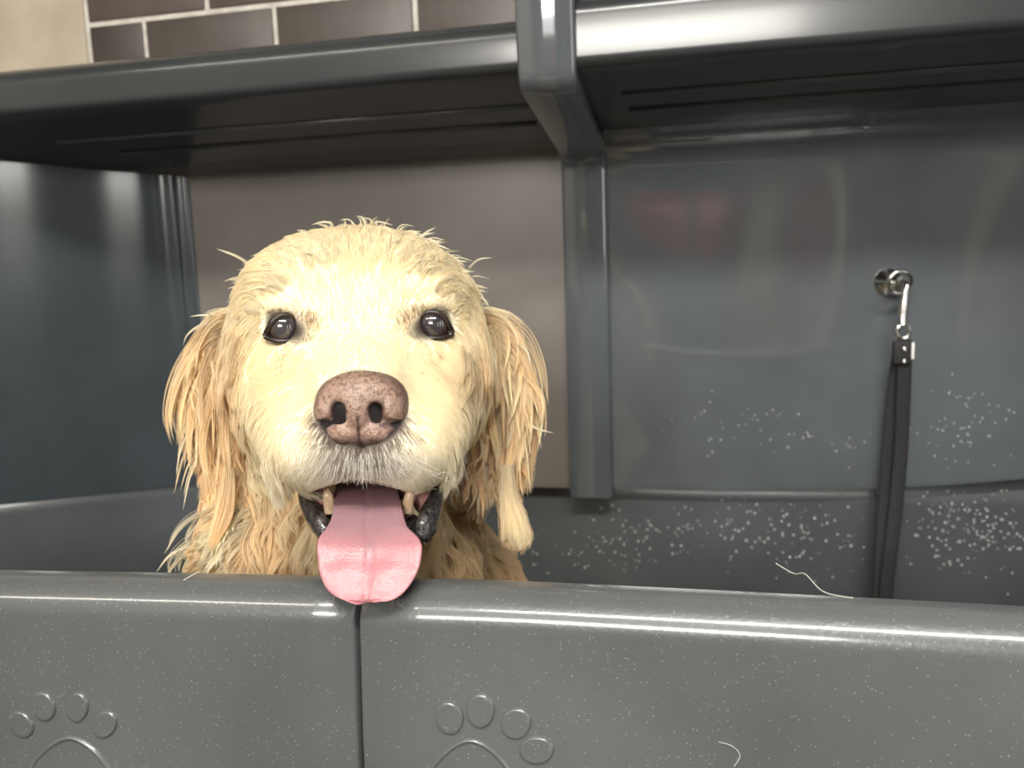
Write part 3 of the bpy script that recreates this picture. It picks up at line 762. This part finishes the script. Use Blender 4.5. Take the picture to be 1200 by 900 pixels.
M_gum = mat('pink_gum', (.62, .30, .28), .25, coat=.4); M_tooth = add_noise(mat('tooth', (.72, .55, .33), .25, coat=.4), 150, (.50, .33, .20), (.66, .50, .33))
def lip(pts, rads, name='lip', mt=M_lip, flat=1.5):
    path = catmull([P(*p) for p in pts], 5); r = np.interp(np.linspace(0, 1, len(path)), np.linspace(0, 1, len(rads)), rads)
    return tube(name, L2W(path), r, mt, dog, m=10, flat=flat)
lip([(352, 566, .482), (357, 585, .478), (366, 602, .470), (376, 616, .462), (380, 630, .456)], [.0016, .0034, .0048, .0050, .0025])
lip([(518, 562, .482), (512, 582, .478), (505, 602, .470), (499, 618, .463), (494, 634, .458)], [.0016, .0036, .0052, .0052, .0030])
lip([(384, 612, .474), (400, 632, .466), (432, 640, .462), (465, 632, .466), (490, 612, .474)], [.004, .006, .006, .006, .004])
lip([(360, 568, .487), (368, 580, .484), (380, 592, .478)], [.0035, .005, .004], 'gum', M_gum); lip([(510, 566, .487), (503, 580, .484), (490, 593, .478)], [.0035, .0055, .0045], 'gum', M_gum)
lip([(388, 600, .464), (386, 590, .463), (384, 580, .462), (383, 572, .462)], [.0038, .0034, .0028, .0012], 'tooth', M_tooth, 1.)
lip([(477, 600, .464), (478, 590, .463), (480, 580, .462), (481, 572, .462)], [.0036, .0032, .0026, .0012], 'tooth', M_tooth, 1.)
lip([(398, 606, .470), (397, 594, .470), (396, 586, .471)], [.0028, .0024, .0014], 'tooth', M_tooth, 1.); lip([(468, 606, .470), (469, 594, .470), (470, 586, .471)], [.0028, .0024, .0014], 'tooth', M_tooth, 1.)

# ---------------------------------------------------------------- fur
M_fur = bpy.data.materials.new('wet_fur'); M_fur.use_nodes = True
nt, N, Lk, b_ = nodes(M_fur); at = N.new('ShaderNodeAttribute'); at.attribute_name = 'col'; Lk.new(at.outputs['Color'], b_.inputs['Base Color'])
b_.inputs['Roughness'].default_value = .42; b_.inputs['Specular IOR Level'].default_value = .25
tr = N.new('ShaderNodeBsdfTranslucent'); Lk.new(at.outputs['Color'], tr.inputs['Color'])
ms = N.new('ShaderNodeMixShader'); ms.inputs[0].default_value = .5; Lk.new(b_.outputs[0], ms.inputs[1]); Lk.new(tr.outputs[0], ms.inputs[2])
Lk.new(ms.outputs[0], [x for x in N if x.type == 'OUTPUT_MATERIAL'][0].inputs[0])
def hair(name, pts, rad, col, parent=None, m=M_fur, origin=None):
    """pts (n,k,3) world, rad (n,k), col (n,k,3)"""
    n, k = pts.shape[:2]; og = np.array(parent['_o']) if parent is not None else np.array(origin)
    hc = bpy.data.hair_curves.new(name); hc.add_curves([k]*n)
    hc.points.foreach_set('position', (pts-og).astype(np.float32).ravel())
    hc.points.foreach_set('radius', np.broadcast_to(rad, (n, k)).astype(np.float32).ravel())
    a_ = hc.attributes.new('col', 'FLOAT_COLOR', 'POINT'); c4 = np.concatenate([np.broadcast_to(col, (n, k, 3)), np.ones((n, k, 1))], 2)
    a_.data.foreach_set('color', c4.astype(np.float32).ravel())
    hc.materials.append(m); o = bpy.data.objects.new(name, hc); COL.objects.link(o)
    if parent is not None: o.parent = parent; o['kind'] = 'stuff'
    else: o.location = og
    return o
def grad(p, e=.0012):
    g_ = np.stack([dog_sdf(p+np.array([[e], [0], [0]]))-dog_sdf(p-np.array([[e], [0], [0]])),
                   dog_sdf(p+np.array([[0], [e], [0]]))-dog_sdf(p-np.array([[0], [e], [0]])),
                   dog_sdf(p+np.array([[0], [0], [e]]))-dog_sdf(p-np.array([[0], [0], [e]]))], 1)
    return g_/(np.linalg.norm(g_, axis=1)[:, None]+1e-9)
# depth map of the bare dog over the face region
gx = np.arange(160, 700, 4.); gy = np.arange(240, 740, 4.)
GX, GY = np.meshgrid(gx, gy); t_ = np.full(GX.shape, .38); flat_ = lambda t: np.stack([((GX-600)/FPX*t).ravel(), (-(GY-450)/FPX*t).ravel(), -t.ravel()])
for _ in range(60): t_ = np.minimum(t_+dog_sdf(flat_(t_)).reshape(GX.shape)*.75, 1.2)
DM = t_
def depth(px, py, fb=.575):
    i = np.clip(((np.asarray(py)-240)/4).round().astype(int), 0, len(gy)-1); j = np.clip(((np.asarray(px)-160)/4).round().astype(int), 0, len(gx)-1)
    d = DM[i, j]; return np.where(d > .80, fb, d)
# guides: px, py, dx, dy, length mm, lift, clump, wave
G_ = np.array([
 (425, 405, 0, -1, 4, .08, 0, 0), (425, 350, 0, -1, 7, .1, .05, 0), (425, 315, 0, -1, 11, .2, .3, 0), (425, 290, 0, -1, 11, .3, .7, 0), (425, 275, .1, -1, 11, .4, .85, 0),
 (370, 330, -.3, -1, 8, .12, .15, 0), (480, 330, .3, -1, 8, .12, .15, 0), (350, 295, -.5, -.8, 11, .25, .75, 0), (500, 295, .5, -.8, 11, .25, .75, 0),
 (305, 325, -.9, -.2, 15, .25, .6, 0), (548, 325, .9, -.2, 15, .25, .6, 0), (285, 370, -.7, .7, 20, .2, .6, .2), (566, 370, .7, .7, 20, .2, .6, .2),
 (331, 355, -.5, -.6, 5, .1, .05, 0), (508, 352, .5, -.6, 5, .1, .05, 0), (331, 415, -.4, .9, 6, .12, .5, 0), (508, 415, .4, .9, 6, .12, .5, 0), (325, 440, -.3, .9, 8, .15, .55, 0), (515, 440, .3, .9, 8, .15, .55, 0),
 (365, 385, -.1, -.9, 3.5, .1, 0, 0), (475, 385, .1, -.9, 3.5, .1, 0, 0), (395, 425, -.2, -1, 3, .08, 0, 0), (450, 425, .2, -1, 3, .08, 0, 0),
 (345, 450, -.8, .5, 5, .1, .05, 0), (500, 450, .8, .5, 5, .1, .05, 0), (310, 440, -.5, .9, 9, .15, .3, 0), (540, 440, .5, .9, 9, .15, .3, 0),
 (290, 470, -.3, 1, 15, .15, .5, .2), (560, 470, .3, 1, 15, .15, .5, .2), (310, 500, -.2, 1, 12, .15, .35, .1), (545, 500, .2, 1, 12, .15, .35, .1),
 (345, 500, -.7, .7, 5, .1, 0, 0), (500, 500, .7, .7, 5, .1, 0, 0), (375, 540, -.5, .9, 5, .12, .05, 0), (475, 540, .5, .9, 5, .12, .05, 0),
 (340, 545, -.3, 1, 5, .08, .05, 0), (510, 545, .3, 1, 5, .08, .05, 0), (425, 545, 0, 1, 6, .2, .1, 0), (400, 540, -.3, 1, 6, .2, .1, 0), (450, 540, .3, 1, 6, .2, .1, 0),
 (305, 550, 0, 1, 26, .3, .85, .8), (550, 550, 0, 1, 26, .3, .85, .8), (340, 600, .1, 1, 32, .3, .9, 1), (515, 610, -.1, 1, 32, .3, .9, 1),
 (260, 600, -.4, 1, 22, .35, .9, 1), (230, 650, -.7, .8, 18, .4, .9, 1), (570, 640, .3, 1, 22, .4, .9, 1), (400, 660, 0, 1, 30, .3, .9, 1),
 (250, 420, -.6, .9, 26, .3, .85, .3), (245, 500, -.3, 1, 26, .3, .85, .4), (600, 420, .5, .9, 24, .3, .85, .3), (605, 500, .2, 1, 24, .25, .85, .4),
 (604, 600, .05, 1, 7, .05, .4, 0), (604, 630, .05, 1, 6, .1, .5, 0), (258, 600, -.1, 1, 10, .08, .5, 0), (255, 630, 0, 1, 8, .1, .5, 0)], float)
def field(px, py):
    w_ = 1/(((px[:, None]-G_[None, :, 0])**2+(py[:, None]-G_[None, :, 1])**2)+60)**2
    w_ /= w_.sum(1)[:, None]; return w_ @ G_[:, 2:]
tri = np.concatenate([BF[:, [0, 1, 2]], BF[:, [0, 2, 3]]]); T0 = BV[tri]
ar = np.linalg.norm(np.cross(T0[:, 1]-T0[:, 0], T0[:, 2]-T0[:, 0]), axis=1)*.5; ce = T0.mean(1)
cpx, cpy = pix(ce); cn = np.cross(T0[:, 1]-T0[:, 0], T0[:, 2]-T0[:, 0]); cn /= np.linalg.norm(cn, axis=1)[:, None]+1e-12
face = (cn*-ce/np.linalg.norm(ce, axis=1)[:, None]).sum(1)
vis = (face > -.35) & (-ce[:, 2] < .72) & (cpy < 720)
wgt = ar*np.where(vis, 1., .05)*np.where(vis & (cpy < 560) & (np.abs(cpx-425) < 130), 1.9, 1)
NS = 85000
pick = rng.choice(len(tri), NS, p=wgt/wgt.sum()); r1, r2 = np.sqrt(rng.random(NS)), rng.random(NS)
rt = T0[pick, 0]*(1-r1)[:, None]+T0[pick, 1]*(r1*(1-r2))[:, None]+T0[pick, 2]*(r1*r2)[:, None]
px, py = pix(rt)
ok = ((px-422)/54)**2+((py-479)/43)**2 > 1
ok |= -rt[:, 2] > .50
for (ex, ey), c, sg in zip(EYES, EYEC, (1, -1)):
    ok &= ~((((px-ex-sg*3)/25)**2+((py-ey+sg*0-np.clip(sg*(px-ex), 0, 40)*.22)/17.0)**2 < 1) & (-rt[:, 2] < .53))
ok &= ell(rt.T, P(430, 588, .470), (.0315, .0170, .0435)) > .0006
ok &= ~((np.abs(px-432) < 66) & (py > 574) & (py < 700) & (-rt[:, 2] < .53))
rt = rt[ok]; px, py = px[ok], py[ok]; n = len(rt); K = 6
nv = grad(rt.T)
fd = field(px, py)
jx = rng.normal(0, .09, n); dx, dy = fd[:, 0]+jx, fd[:, 1]+rng.normal(0, .09, n)
td = np.stack([dx, -dy, np.zeros(n)], 1); td -= nv*(td*nv).sum(1)[:, None]; td /= np.linalg.norm(td, axis=1)[:, None]+1e-6
ln = fd[:, 2]*.001*rng.uniform(.65, 1.2, n); lift = fd[:, 3]*rng.uniform(.6, 1.4, n)
tt = np.linspace(0, 1, K)
pts = rt[:, None]+ln[:, None, None]*(td[:, None]*tt[None, :, None]+nv[:, None]*(lift[:, None]*(tt*(1.35-.75*tt)))[..., None])
longf = np.clip((fd[:, 2]-9)/20, 0, 1)
pts[:, :, 1] -= (longf*ln*.35)[:, None]*tt**2
# clumps
from mathutils.kdtree import KDTree
ci = rng.choice(n, n//26, replace=False); kd = KDTree(len(ci))
for a_, i in enumerate(ci): kd.insert(rt[i], a_)
kd.balance(); near = np.array([ci[kd.find(p)[1]] for p in rt])
cp = pts[near].copy()
ph = rng.random(n)*6.28
cp_off = np.stack([np.sin(ph[near][:, None]+tt*5.5)-np.sin(ph[near])[:, None], .3*np.cos(ph[near][:, None]+tt*5)-.3*np.cos(ph[near])[:, None], .5*np.sin(ph[near][:, None]*1.7+tt*5)-.5*np.sin(ph[near]*1.7)[:, None]], 2)
wv = (fd[:, 5]*ln*.16)[:, None, None]*cp_off
cl_ = np.clip(fd[:, 4], 0, .95)[:, None, None]*(tt**.8)[None, :, None]*.96
pts = pts*(1-cl_)+cp*cl_+wv
# keep every strand outside the skin
for _ in range(1):
    q = pts[:, 1:].reshape(-1, 3); s_ = dog_sdf(q.T); bad = s_ < .0004
    g2 = grad(q[bad].T); q[bad] += g2*(.0006-s_[bad])[:, None]; pts[:, 1:] = q.reshape(n, K-1, 3)
col = coat_colour(rt, 'fur'); col *= 1+(rng.uniform(-.10, .05, n)*(.35+.65*longf))[:, None]
clv = rng.uniform(.86, 1.06, n)[near]; col *= (1-(1-clv)*np.clip(fd[:, 4]*1.3, 0, 1))[:, None]
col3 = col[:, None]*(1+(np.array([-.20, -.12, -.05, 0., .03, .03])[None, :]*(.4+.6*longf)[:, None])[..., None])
# whitish tips on the dark muzzle hair under the nose
mz = (np.exp(-(((px-425)/75)**2+((py-545)/24)**2))*(-rt[:, 2] < .48))[:, None, None]*np.array([0, .2, .7, 1, 1, 1])[None, :, None]*(rng.random(n) < .5)[:, None, None]
col3 = col3*(1-mz)+np.array([.88, .84, .76])*mz
rad = np.where(fd[:, 2] > 10, .00018, .00011)[:, None]*np.array([1, 1, .95, .8, .55, .12])[None]
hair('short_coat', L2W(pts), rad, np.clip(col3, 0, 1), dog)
print('coat', n)

# ---- wet locks: clumps of strands that share a tip
LP, LR, LC = [], [], []
KL = 12
def lock(ctrl, count=16, wpx=4., col=GOLD, fb=.575, lift=.003, rad=.00017, d=None, tipc=.12, shade=1.):
    """ctrl: (px, py) or (px, py, depth offset)"""
    c = catmull([np.array([a[0], a[1], (a[2] if len(a) > 2 else 0.)]) for a in ctrl], 8); c = resample(c, KL)
    dd = depth(c[:, 0], c[:, 1], fb) if d is None else np.full(KL, d)
    dd = np.minimum.accumulate(dd) if False else dd
    k_ = np.array([.25, .5, .25]); dd = np.r_[dd[0], np.convolve(dd, k_, 'valid'), dd[-1]]
    dd = np.minimum(dd, dd[0]+.05)-lift*np.linspace(.2, 1.4, KL)+c[:, 2]*.001
    tang = np.gradient(c[:, :2], axis=0); tang /= np.linalg.norm(tang, axis=1)[:, None]+1e-9; per = np.c_[-tang[:, 1], tang[:, 0]]
    tl = np.linspace(0, 1, KL); prof = (1-tl)**.7*(1-tipc)+tipc*(1-tl**4)
    base = np.array(col)*random.uniform(.85, 1.1)*shade
    for _ in range(count):
        u, v = random.gauss(0, .5), random.gauss(0, .5); pw = random.uniform(.85, 1.0); 
        wob_ = np.sin(tl*random.uniform(3, 7)+random.uniform(0, 6))*.35*tl
        off = (u*prof+wob_*.6*(.3+tipc))*wpx
        x = c[:, 0]+per[:, 0]*off; y = c[:, 1]+per[:, 1]*off
        if pw < 1: 
            f_ = np.linspace(0, pw*(KL-1), KL); x = np.interp(f_, range(KL), x); y = np.interp(f_, range(KL), y); d2 = np.interp(f_, range(KL), dd)
        else: d2 = dd
        d2 = d2-v*prof*wpx*.0004
        LP.append(np.stack([(x-600)/FPX*d2, -(y-450)/FPX*d2, -d2], 1)); LR.append(rad*np.array([1]*(KL-4)+[.9, .7, .45, .1])*random.uniform(.7, 1.2))
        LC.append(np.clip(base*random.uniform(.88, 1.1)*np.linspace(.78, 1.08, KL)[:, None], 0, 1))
U = random.uniform
def mixc(a, b, t): return a*(1-t)+b*t
for side in (-1, 1):
    X0 = (lambda x: x) if side < 0 else (lambda x: 846-x+ (0))
    s = side
    # top of the ear and temple: locks fall outward, then hang and curl back
    for i in range(70):
        q = random.random()**1.25; y0 = 366+q*125+U(-6, 6); x0 = (272-22*math.sin(q*2.6)+U(-8, 14))
        out = U(4, 62)*(1-.4*q)*(1 if s < 0 else .82); drop = U(45, 105)+(60-out)*U(.1, .7); curl = U(-14, 14)
        x0 = X0(x0)
        lock([(x0, y0), (x0+s*out*.6, y0+drop*.12), (x0+s*out, y0+drop*.5), (x0+s*(out+curl), y0+drop)], count=random.randint(9, 20), wpx=U(2.5, 6), tipc=.04, col=mixc(GOLD, CREAM, U(.2, .95)), lift=U(.002, .012), fb=.585)
    # lower ear fringe
    for i in range(34):
        y0 = U(470, 560); x0 = X0(U(250, 278)); drop = U(35, 75); out = U(-8, 14)
        if y0+drop > 596: drop = 596-y0
        lock([(x0, y0), (x0+s*out*.8, y0+drop*.5), (x0+s*(out+U(-8, 14)), y0+drop)], count=random.randint(8, 14), wpx=U(3, 6), col=mixc(GOLD, CREAM, U(0, .7)), lift=U(.002, .008), fb=.585)
    # cheek ruff in front of the ear
    for i in range(80):
        y0 = U(400, 545); x0 = X0(U(276, 306)+(y0-400)*.06); drop = U(45, 95)
        if depth(x0, y0) < .515: continue
        lock([(x0, y0), (x0+s*U(-2, 10), y0+drop*.4), (x0+s*U(-8, 12), y0+drop*.75), (x0+s*U(-14, 16), y0+drop)], count=random.randint(8, 14), wpx=U(3, 6), col=mixc(GOLD, CREAM, U(.1, .7)), lift=U(.001, .005), fb=.575, shade=.95)
    # throat and chest: long S-shaped locks
    for i in range(95):
        y0 = U(540, 655); x0 = X0(U(262, 372)); drop = U(50, 100); a1 = U(-12, 12)
        if s > 0 and x0 > 566: x0 = U(500, 560)
        if depth(x0, y0) < .52 or (s < 0 and y0 < 585 and x0 < 285): continue
        lock([(x0, y0), (x0+a1, y0+drop*.3), (x0-a1*U(.3, 1.2), y0+drop*.65), (x0+s*U(-6, 14), y0+drop)], count=random.randint(10, 18), wpx=U(4, 9), col=mixc(GOLD, CREAM, U(.1, .75)), lift=U(.001, .006), fb=.60, shade=.95)
# near-side shoulder sweeping out to the left
for i in range(75):
    y0 = U(590, 690); x0 = U(240, 305)-(y0-590)*.1; ln_ = U(24, 50)
    lock([(x0, y0), (x0-ln_*.45, y0+ln_*.18), (x0-ln_*.8, y0+ln_*.55), (x0-ln_*U(.7, 1.), y0+ln_*.95)], count=random.randint(8, 16), wpx=U(4, 8), col=mixc(CREAM, PALE, U(0, .5)), lift=U(.002, .012), fb=.59)
# crown tufts
for i in range(150):
    q = U(-1, 1); x0 = 420+q*122; y0 = 280+abs(q)**2.0*70+U(0, 26)
    a_ = q*1.15+U(-.35, .35); ln_ = U(20, 46)
    lock([(x0, y0), (x0+math.sin(a_)*ln_*.6, y0-math.cos(a_)*ln_*.55), (x0+math.sin(a_*1.5)*ln_*1.1, y0-math.cos(a_*1.3)*ln_*.8)], count=random.randint(6, 11), wpx=U(2, 4.5), tipc=.04, col=mixc(CREAM, PALE, U(0, .5)), lift=U(.002, .006), fb=.56, rad=.00014)
for i in range(85):
    q = U(-1, 1); x0 = 420+q*120; y0 = 277+abs(q)**2.0*66; a_ = q*1.25+U(-.7, .7); l_ = U(22, 52)
    lock([(x0, y0), (x0+math.sin(a_)*l_*.5, y0-math.cos(a_)*l_*.45), (x0+math.sin(a_*1.3)*l_, y0-math.cos(a_*1.4)*l_*.6+l_*.08)], count=5, wpx=1.6, tipc=.02, col=mixc(CREAM, PALE, .4), lift=.004, fb=.56, rad=.0002)
for i in range(30):
    s = random.choice((-1, 1)); y0 = U(380, 560); x0 = 417+s*(165+12*math.sin((y0-380)/60)); l_ = U(30, 70)
    lock([(x0, y0), (x0+s*l_*.4, y0+l_*.1), (x0+s*l_*U(.35, .65), y0+l_*.8)], count=4, wpx=1.6, tipc=.02, col=mixc(CREAM, GOLD, .4), lift=.006, fb=.578, rad=.0002)
# single long flyaways seen against the tub
for c_ in [[(262, 376), (243, 369), (222, 371)], [(256, 383), (238, 380), (220, 392), (214, 406)], [(300, 318), (280, 302), (252, 291)], [(300, 330), (278, 326), (262, 330)],
           [(258, 392), (228, 408), (202, 452), (194, 498)], [(250, 400), (220, 424), (206, 470)], [(545, 320), (560, 305), (578, 302)], [(548, 345), (566, 350), (574, 362)],
           [(232, 600), (212, 618), (192, 650)], [(222, 640), (200, 650), (182, 672)], [(560, 640), (590, 655), (580, 640)], [(556, 620), (575, 640), (598, 630)],
           [(600, 470), (622, 498), (650, 508)], [(598, 440), (625, 470), (632, 492)], [(604, 400), (618, 412), (622, 430)], [(425, 285), (436, 268), (434, 258)], [(455, 285), (470, 268), (478, 266)],
           [(480, 288), (500, 272), (512, 266)], [(372, 285), (358, 272), (346, 270)], [(236, 520), (222, 560), (214, 600)], [(240, 480), (214, 520), (206, 560)]]:
    lock(c_, count=8, wpx=2.2, col=mixc(CREAM, PALE, .4), lift=.004, fb=.575, rad=.0002, tipc=.02)
# smooth paddle-shaped ear tips hanging clear of the ruff
for i in range(22):
    q = i/21; lock([(590+q*8, 545, 9), (588+q*14, 575, 3), (588+q*24, 604), (588+q*31, 624), (589+q*34, 634+U(0, 11)-abs(q-.5)*8)], count=16, wpx=4, col=mixc(GOLD, CREAM, .75), lift=.005, fb=.575, d=.558, tipc=.5)
    lock([(264+q*8, 548, 9), (260+q*14, 576, 3), (252+q*20, 604), (247+q*15, 624), (243+q*6, 640+U(0, 8))], count=14, wpx=4, col=mixc(GOLD, CREAM, .3), lift=.005, fb=.575, d=.548, tipc=.4)
# heavy wet strands drawn from the photograph's ear shapes
for c_ in [[(268, 384), (238, 396), (208, 440), (196, 486), (202, 520)], [(266, 392), (240, 414), (216, 462), (208, 520)], [(264, 405), (240, 440), (224, 500), (226, 548)], [(270, 372), (246, 384), (222, 416), (214, 452)],
           [(266, 430), (246, 470), (236, 520), (244, 566)], [(574, 382), (602, 398), (622, 436), (630, 480)], [(576, 392), (606, 424), (616, 470), (612, 520)], [(578, 410), (600, 450), (606, 500), (600, 548)],
           [(576, 400), (612, 440), (634, 470), (632, 500)], [(580, 430), (602, 470), (600, 530), (590, 580)], [(562, 380), (572, 430), (574, 480), (586, 540)], [(280, 390), (270, 440), (262, 500), (268, 556)]]:
    for r_ in range(3):
        o1, o2 = U(-4, 4), U(-5, 5); lock([(a_+o1, b2+o2) for a_, b2 in c_], count=22, wpx=U(6, 10), col=mixc(GOLD, CREAM, U(.3, .8)), lift=U(.006, .012), fb=.582)
LPn = np.array(LP); 
q = LPn[:, 1:].reshape(-1, 3); s_ = dog_sdf(q.T); bad = s_ < .0006; g2 = grad(q[bad].T); q[bad] += g2*(.0009-s_[bad])[:, None]; LPn[:, 1:] = q.reshape(len(LPn), KL-1, 3)
# strands that would reach into the rim stay behind it
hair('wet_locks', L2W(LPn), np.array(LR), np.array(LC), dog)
print('locks', len(LPn))

# ---- whiskers, eyelashes and brow hairs
LP, LR, LC = [], [], []
def single(c_, d, col=(.9, .87, .8), rad=.00016):
    c = resample(catmull([np.array([*a, 0.]) for a in c_], 6), KL); dd = np.full(KL, d)
    LP.append(np.stack([(c[:, 0]-600)/FPX*dd, -(c[:, 1]-450)/FPX*dd, -dd], 1)); LR.append(rad*np.linspace(1, .25, KL)); LC.append(np.tile(col, (KL, 1)))
for i in range(26):
    s = 1 if i % 2 else -1; y0 = U(512, 556); x0 = 425+s*U(40, 92); l_ = U(18, 46)
    d0 = float(depth(x0, y0))-.002; single([(x0, y0), (x0+s*l_*.6, y0+l_*U(-.1, .5)), (x0+s*l_*U(.7, 1), y0+l_*U(.3, 1.1))], d0-.002, rad=.00012)
for i in range(120):
    x0 = 425+U(-1, 1)*U(5, 62); y0 = U(529, 553)-abs(x0-425)*.12; l_ = U(9, 25); single([(x0, y0), (x0+(x0-425)*.1, y0+l_*.6), (x0+U(-5, 5)+(x0-425)*.16, y0+l_)], float(depth(x0, y0))-.0035, rad=.00014)
for i in range(230):   # dark short hairs fanning out below the nose
    a_ = U(-1.25, 1.25); r_ = U(0, 22); x0 = 424+math.sin(a_)*(48+r_*1.4); y0 = 484+math.cos(a_)*(40+r_)*1.0+U(-2, 2); l_ = U(5, 11)
    if y0 < 505: continue
    single([(x0, y0), (x0+math.sin(a_)*l_*.5, y0+l_*.5), (x0+math.sin(a_)*l_*.9, y0+l_)], float(depth(x0, y0))-.0026, (.13, .10, .085), rad=.00009)
for i in range(12):
    x0 = 432+U(-45, 55); y0 = 694+U(-14, 6); single([(x0, y0), (x0+U(-8, 8), y0+12), (x0+U(-14, 14), y0+U(16, 26))], .4265, (.8, .74, .6), rad=.00008)
for (ex, ey), sg in zip(EYES, (1, -1)):
    for i in range(46):   # dark brow and tear-corner hairs
        a_ = U(0, 1); x0 = ex+sg*(6+a_*36)+U(-3, 3); y0 = ey-20+a_*17+U(-6, 6); l_ = U(5, 11)
        single([(x0, y0), (x0+sg*l_*.2, y0-l_*.5), (x0+sg*l_*.5, y0-l_*.9)], float(depth(x0, y0))-.0018, (.13, .08, .055), rad=.0001)
    for i in range(40):   # tan creases under the eye
        a_ = U(-1, 1); x0 = ex+sg*(4+a_*13); y0 = ey+30+U(0, 26); l_ = U(6, 13)
        single([(x0, y0), (x0-sg*l_*.25, y0+l_*.5), (x0-sg*l_*.55, y0+l_)], float(depth(x0, y0))-.0022, (.42, .28, .16), rad=.00009)
    for i in range(16):
        a_ = U(0, 1); x0 = ex+sg*(14+a_*20); y0 = ey+12-a_*3+U(-3, 3)
        single([(x0, y0), (x0+sg*1, y0+3), (x0+sg*U(-3, 3), y0+U(4, 8))], float(depth(x0, y0))-.0018, (.12, .07, .05), rad=.00008)
hair('whiskers', L2W(np.array(LP)), np.array(LR), np.array(LC), dog)

# ---- shed hairs lying on the tub
def rim_pt(px, py):
    p = aZ(px, py, ZR+.0012); return p
def shed(name, pts_, label, rad=.00022):
    pp = catmull(pts_, 8)[None]; o = hair(name, pp, np.full((1, pp.shape[1]), rad), np.array([.9, .88, .8])[None, None], None, origin=tuple(pp[0, 0])); tag(o, label, 'hair'); return o
shed('shed_hair', [rim_pt(1000, 701)+(0, 0, 0), rim_pt(965, 698)+(0, 0, .002), rim_pt(945, 697)+(0, .006, .008), aY(930, 672, rim_pt(945, 695)[1]+.015), aY(909, 660, rim_pt(945, 695)[1]+.02)], 'long pale dog hair sticking up from the rim before the leash')
shed('shed_hair', [rim_pt(215, 680), rim_pt(228, 677)+(0, 0, .002), rim_pt(236, 678)+(0, 0, .004)], 'short pale hair curled on the rim left of the dog')
shed('shed_hair', [face_pt(842, 868)+(0, -.001, 0), face_pt(858, 873)+(0, -.001, 0), face_pt(867, 884)+(0, -.001, 0), face_pt(860, 897)+(0, -.001, 0)], 'curved hair stuck low on the right front panel', .00014)
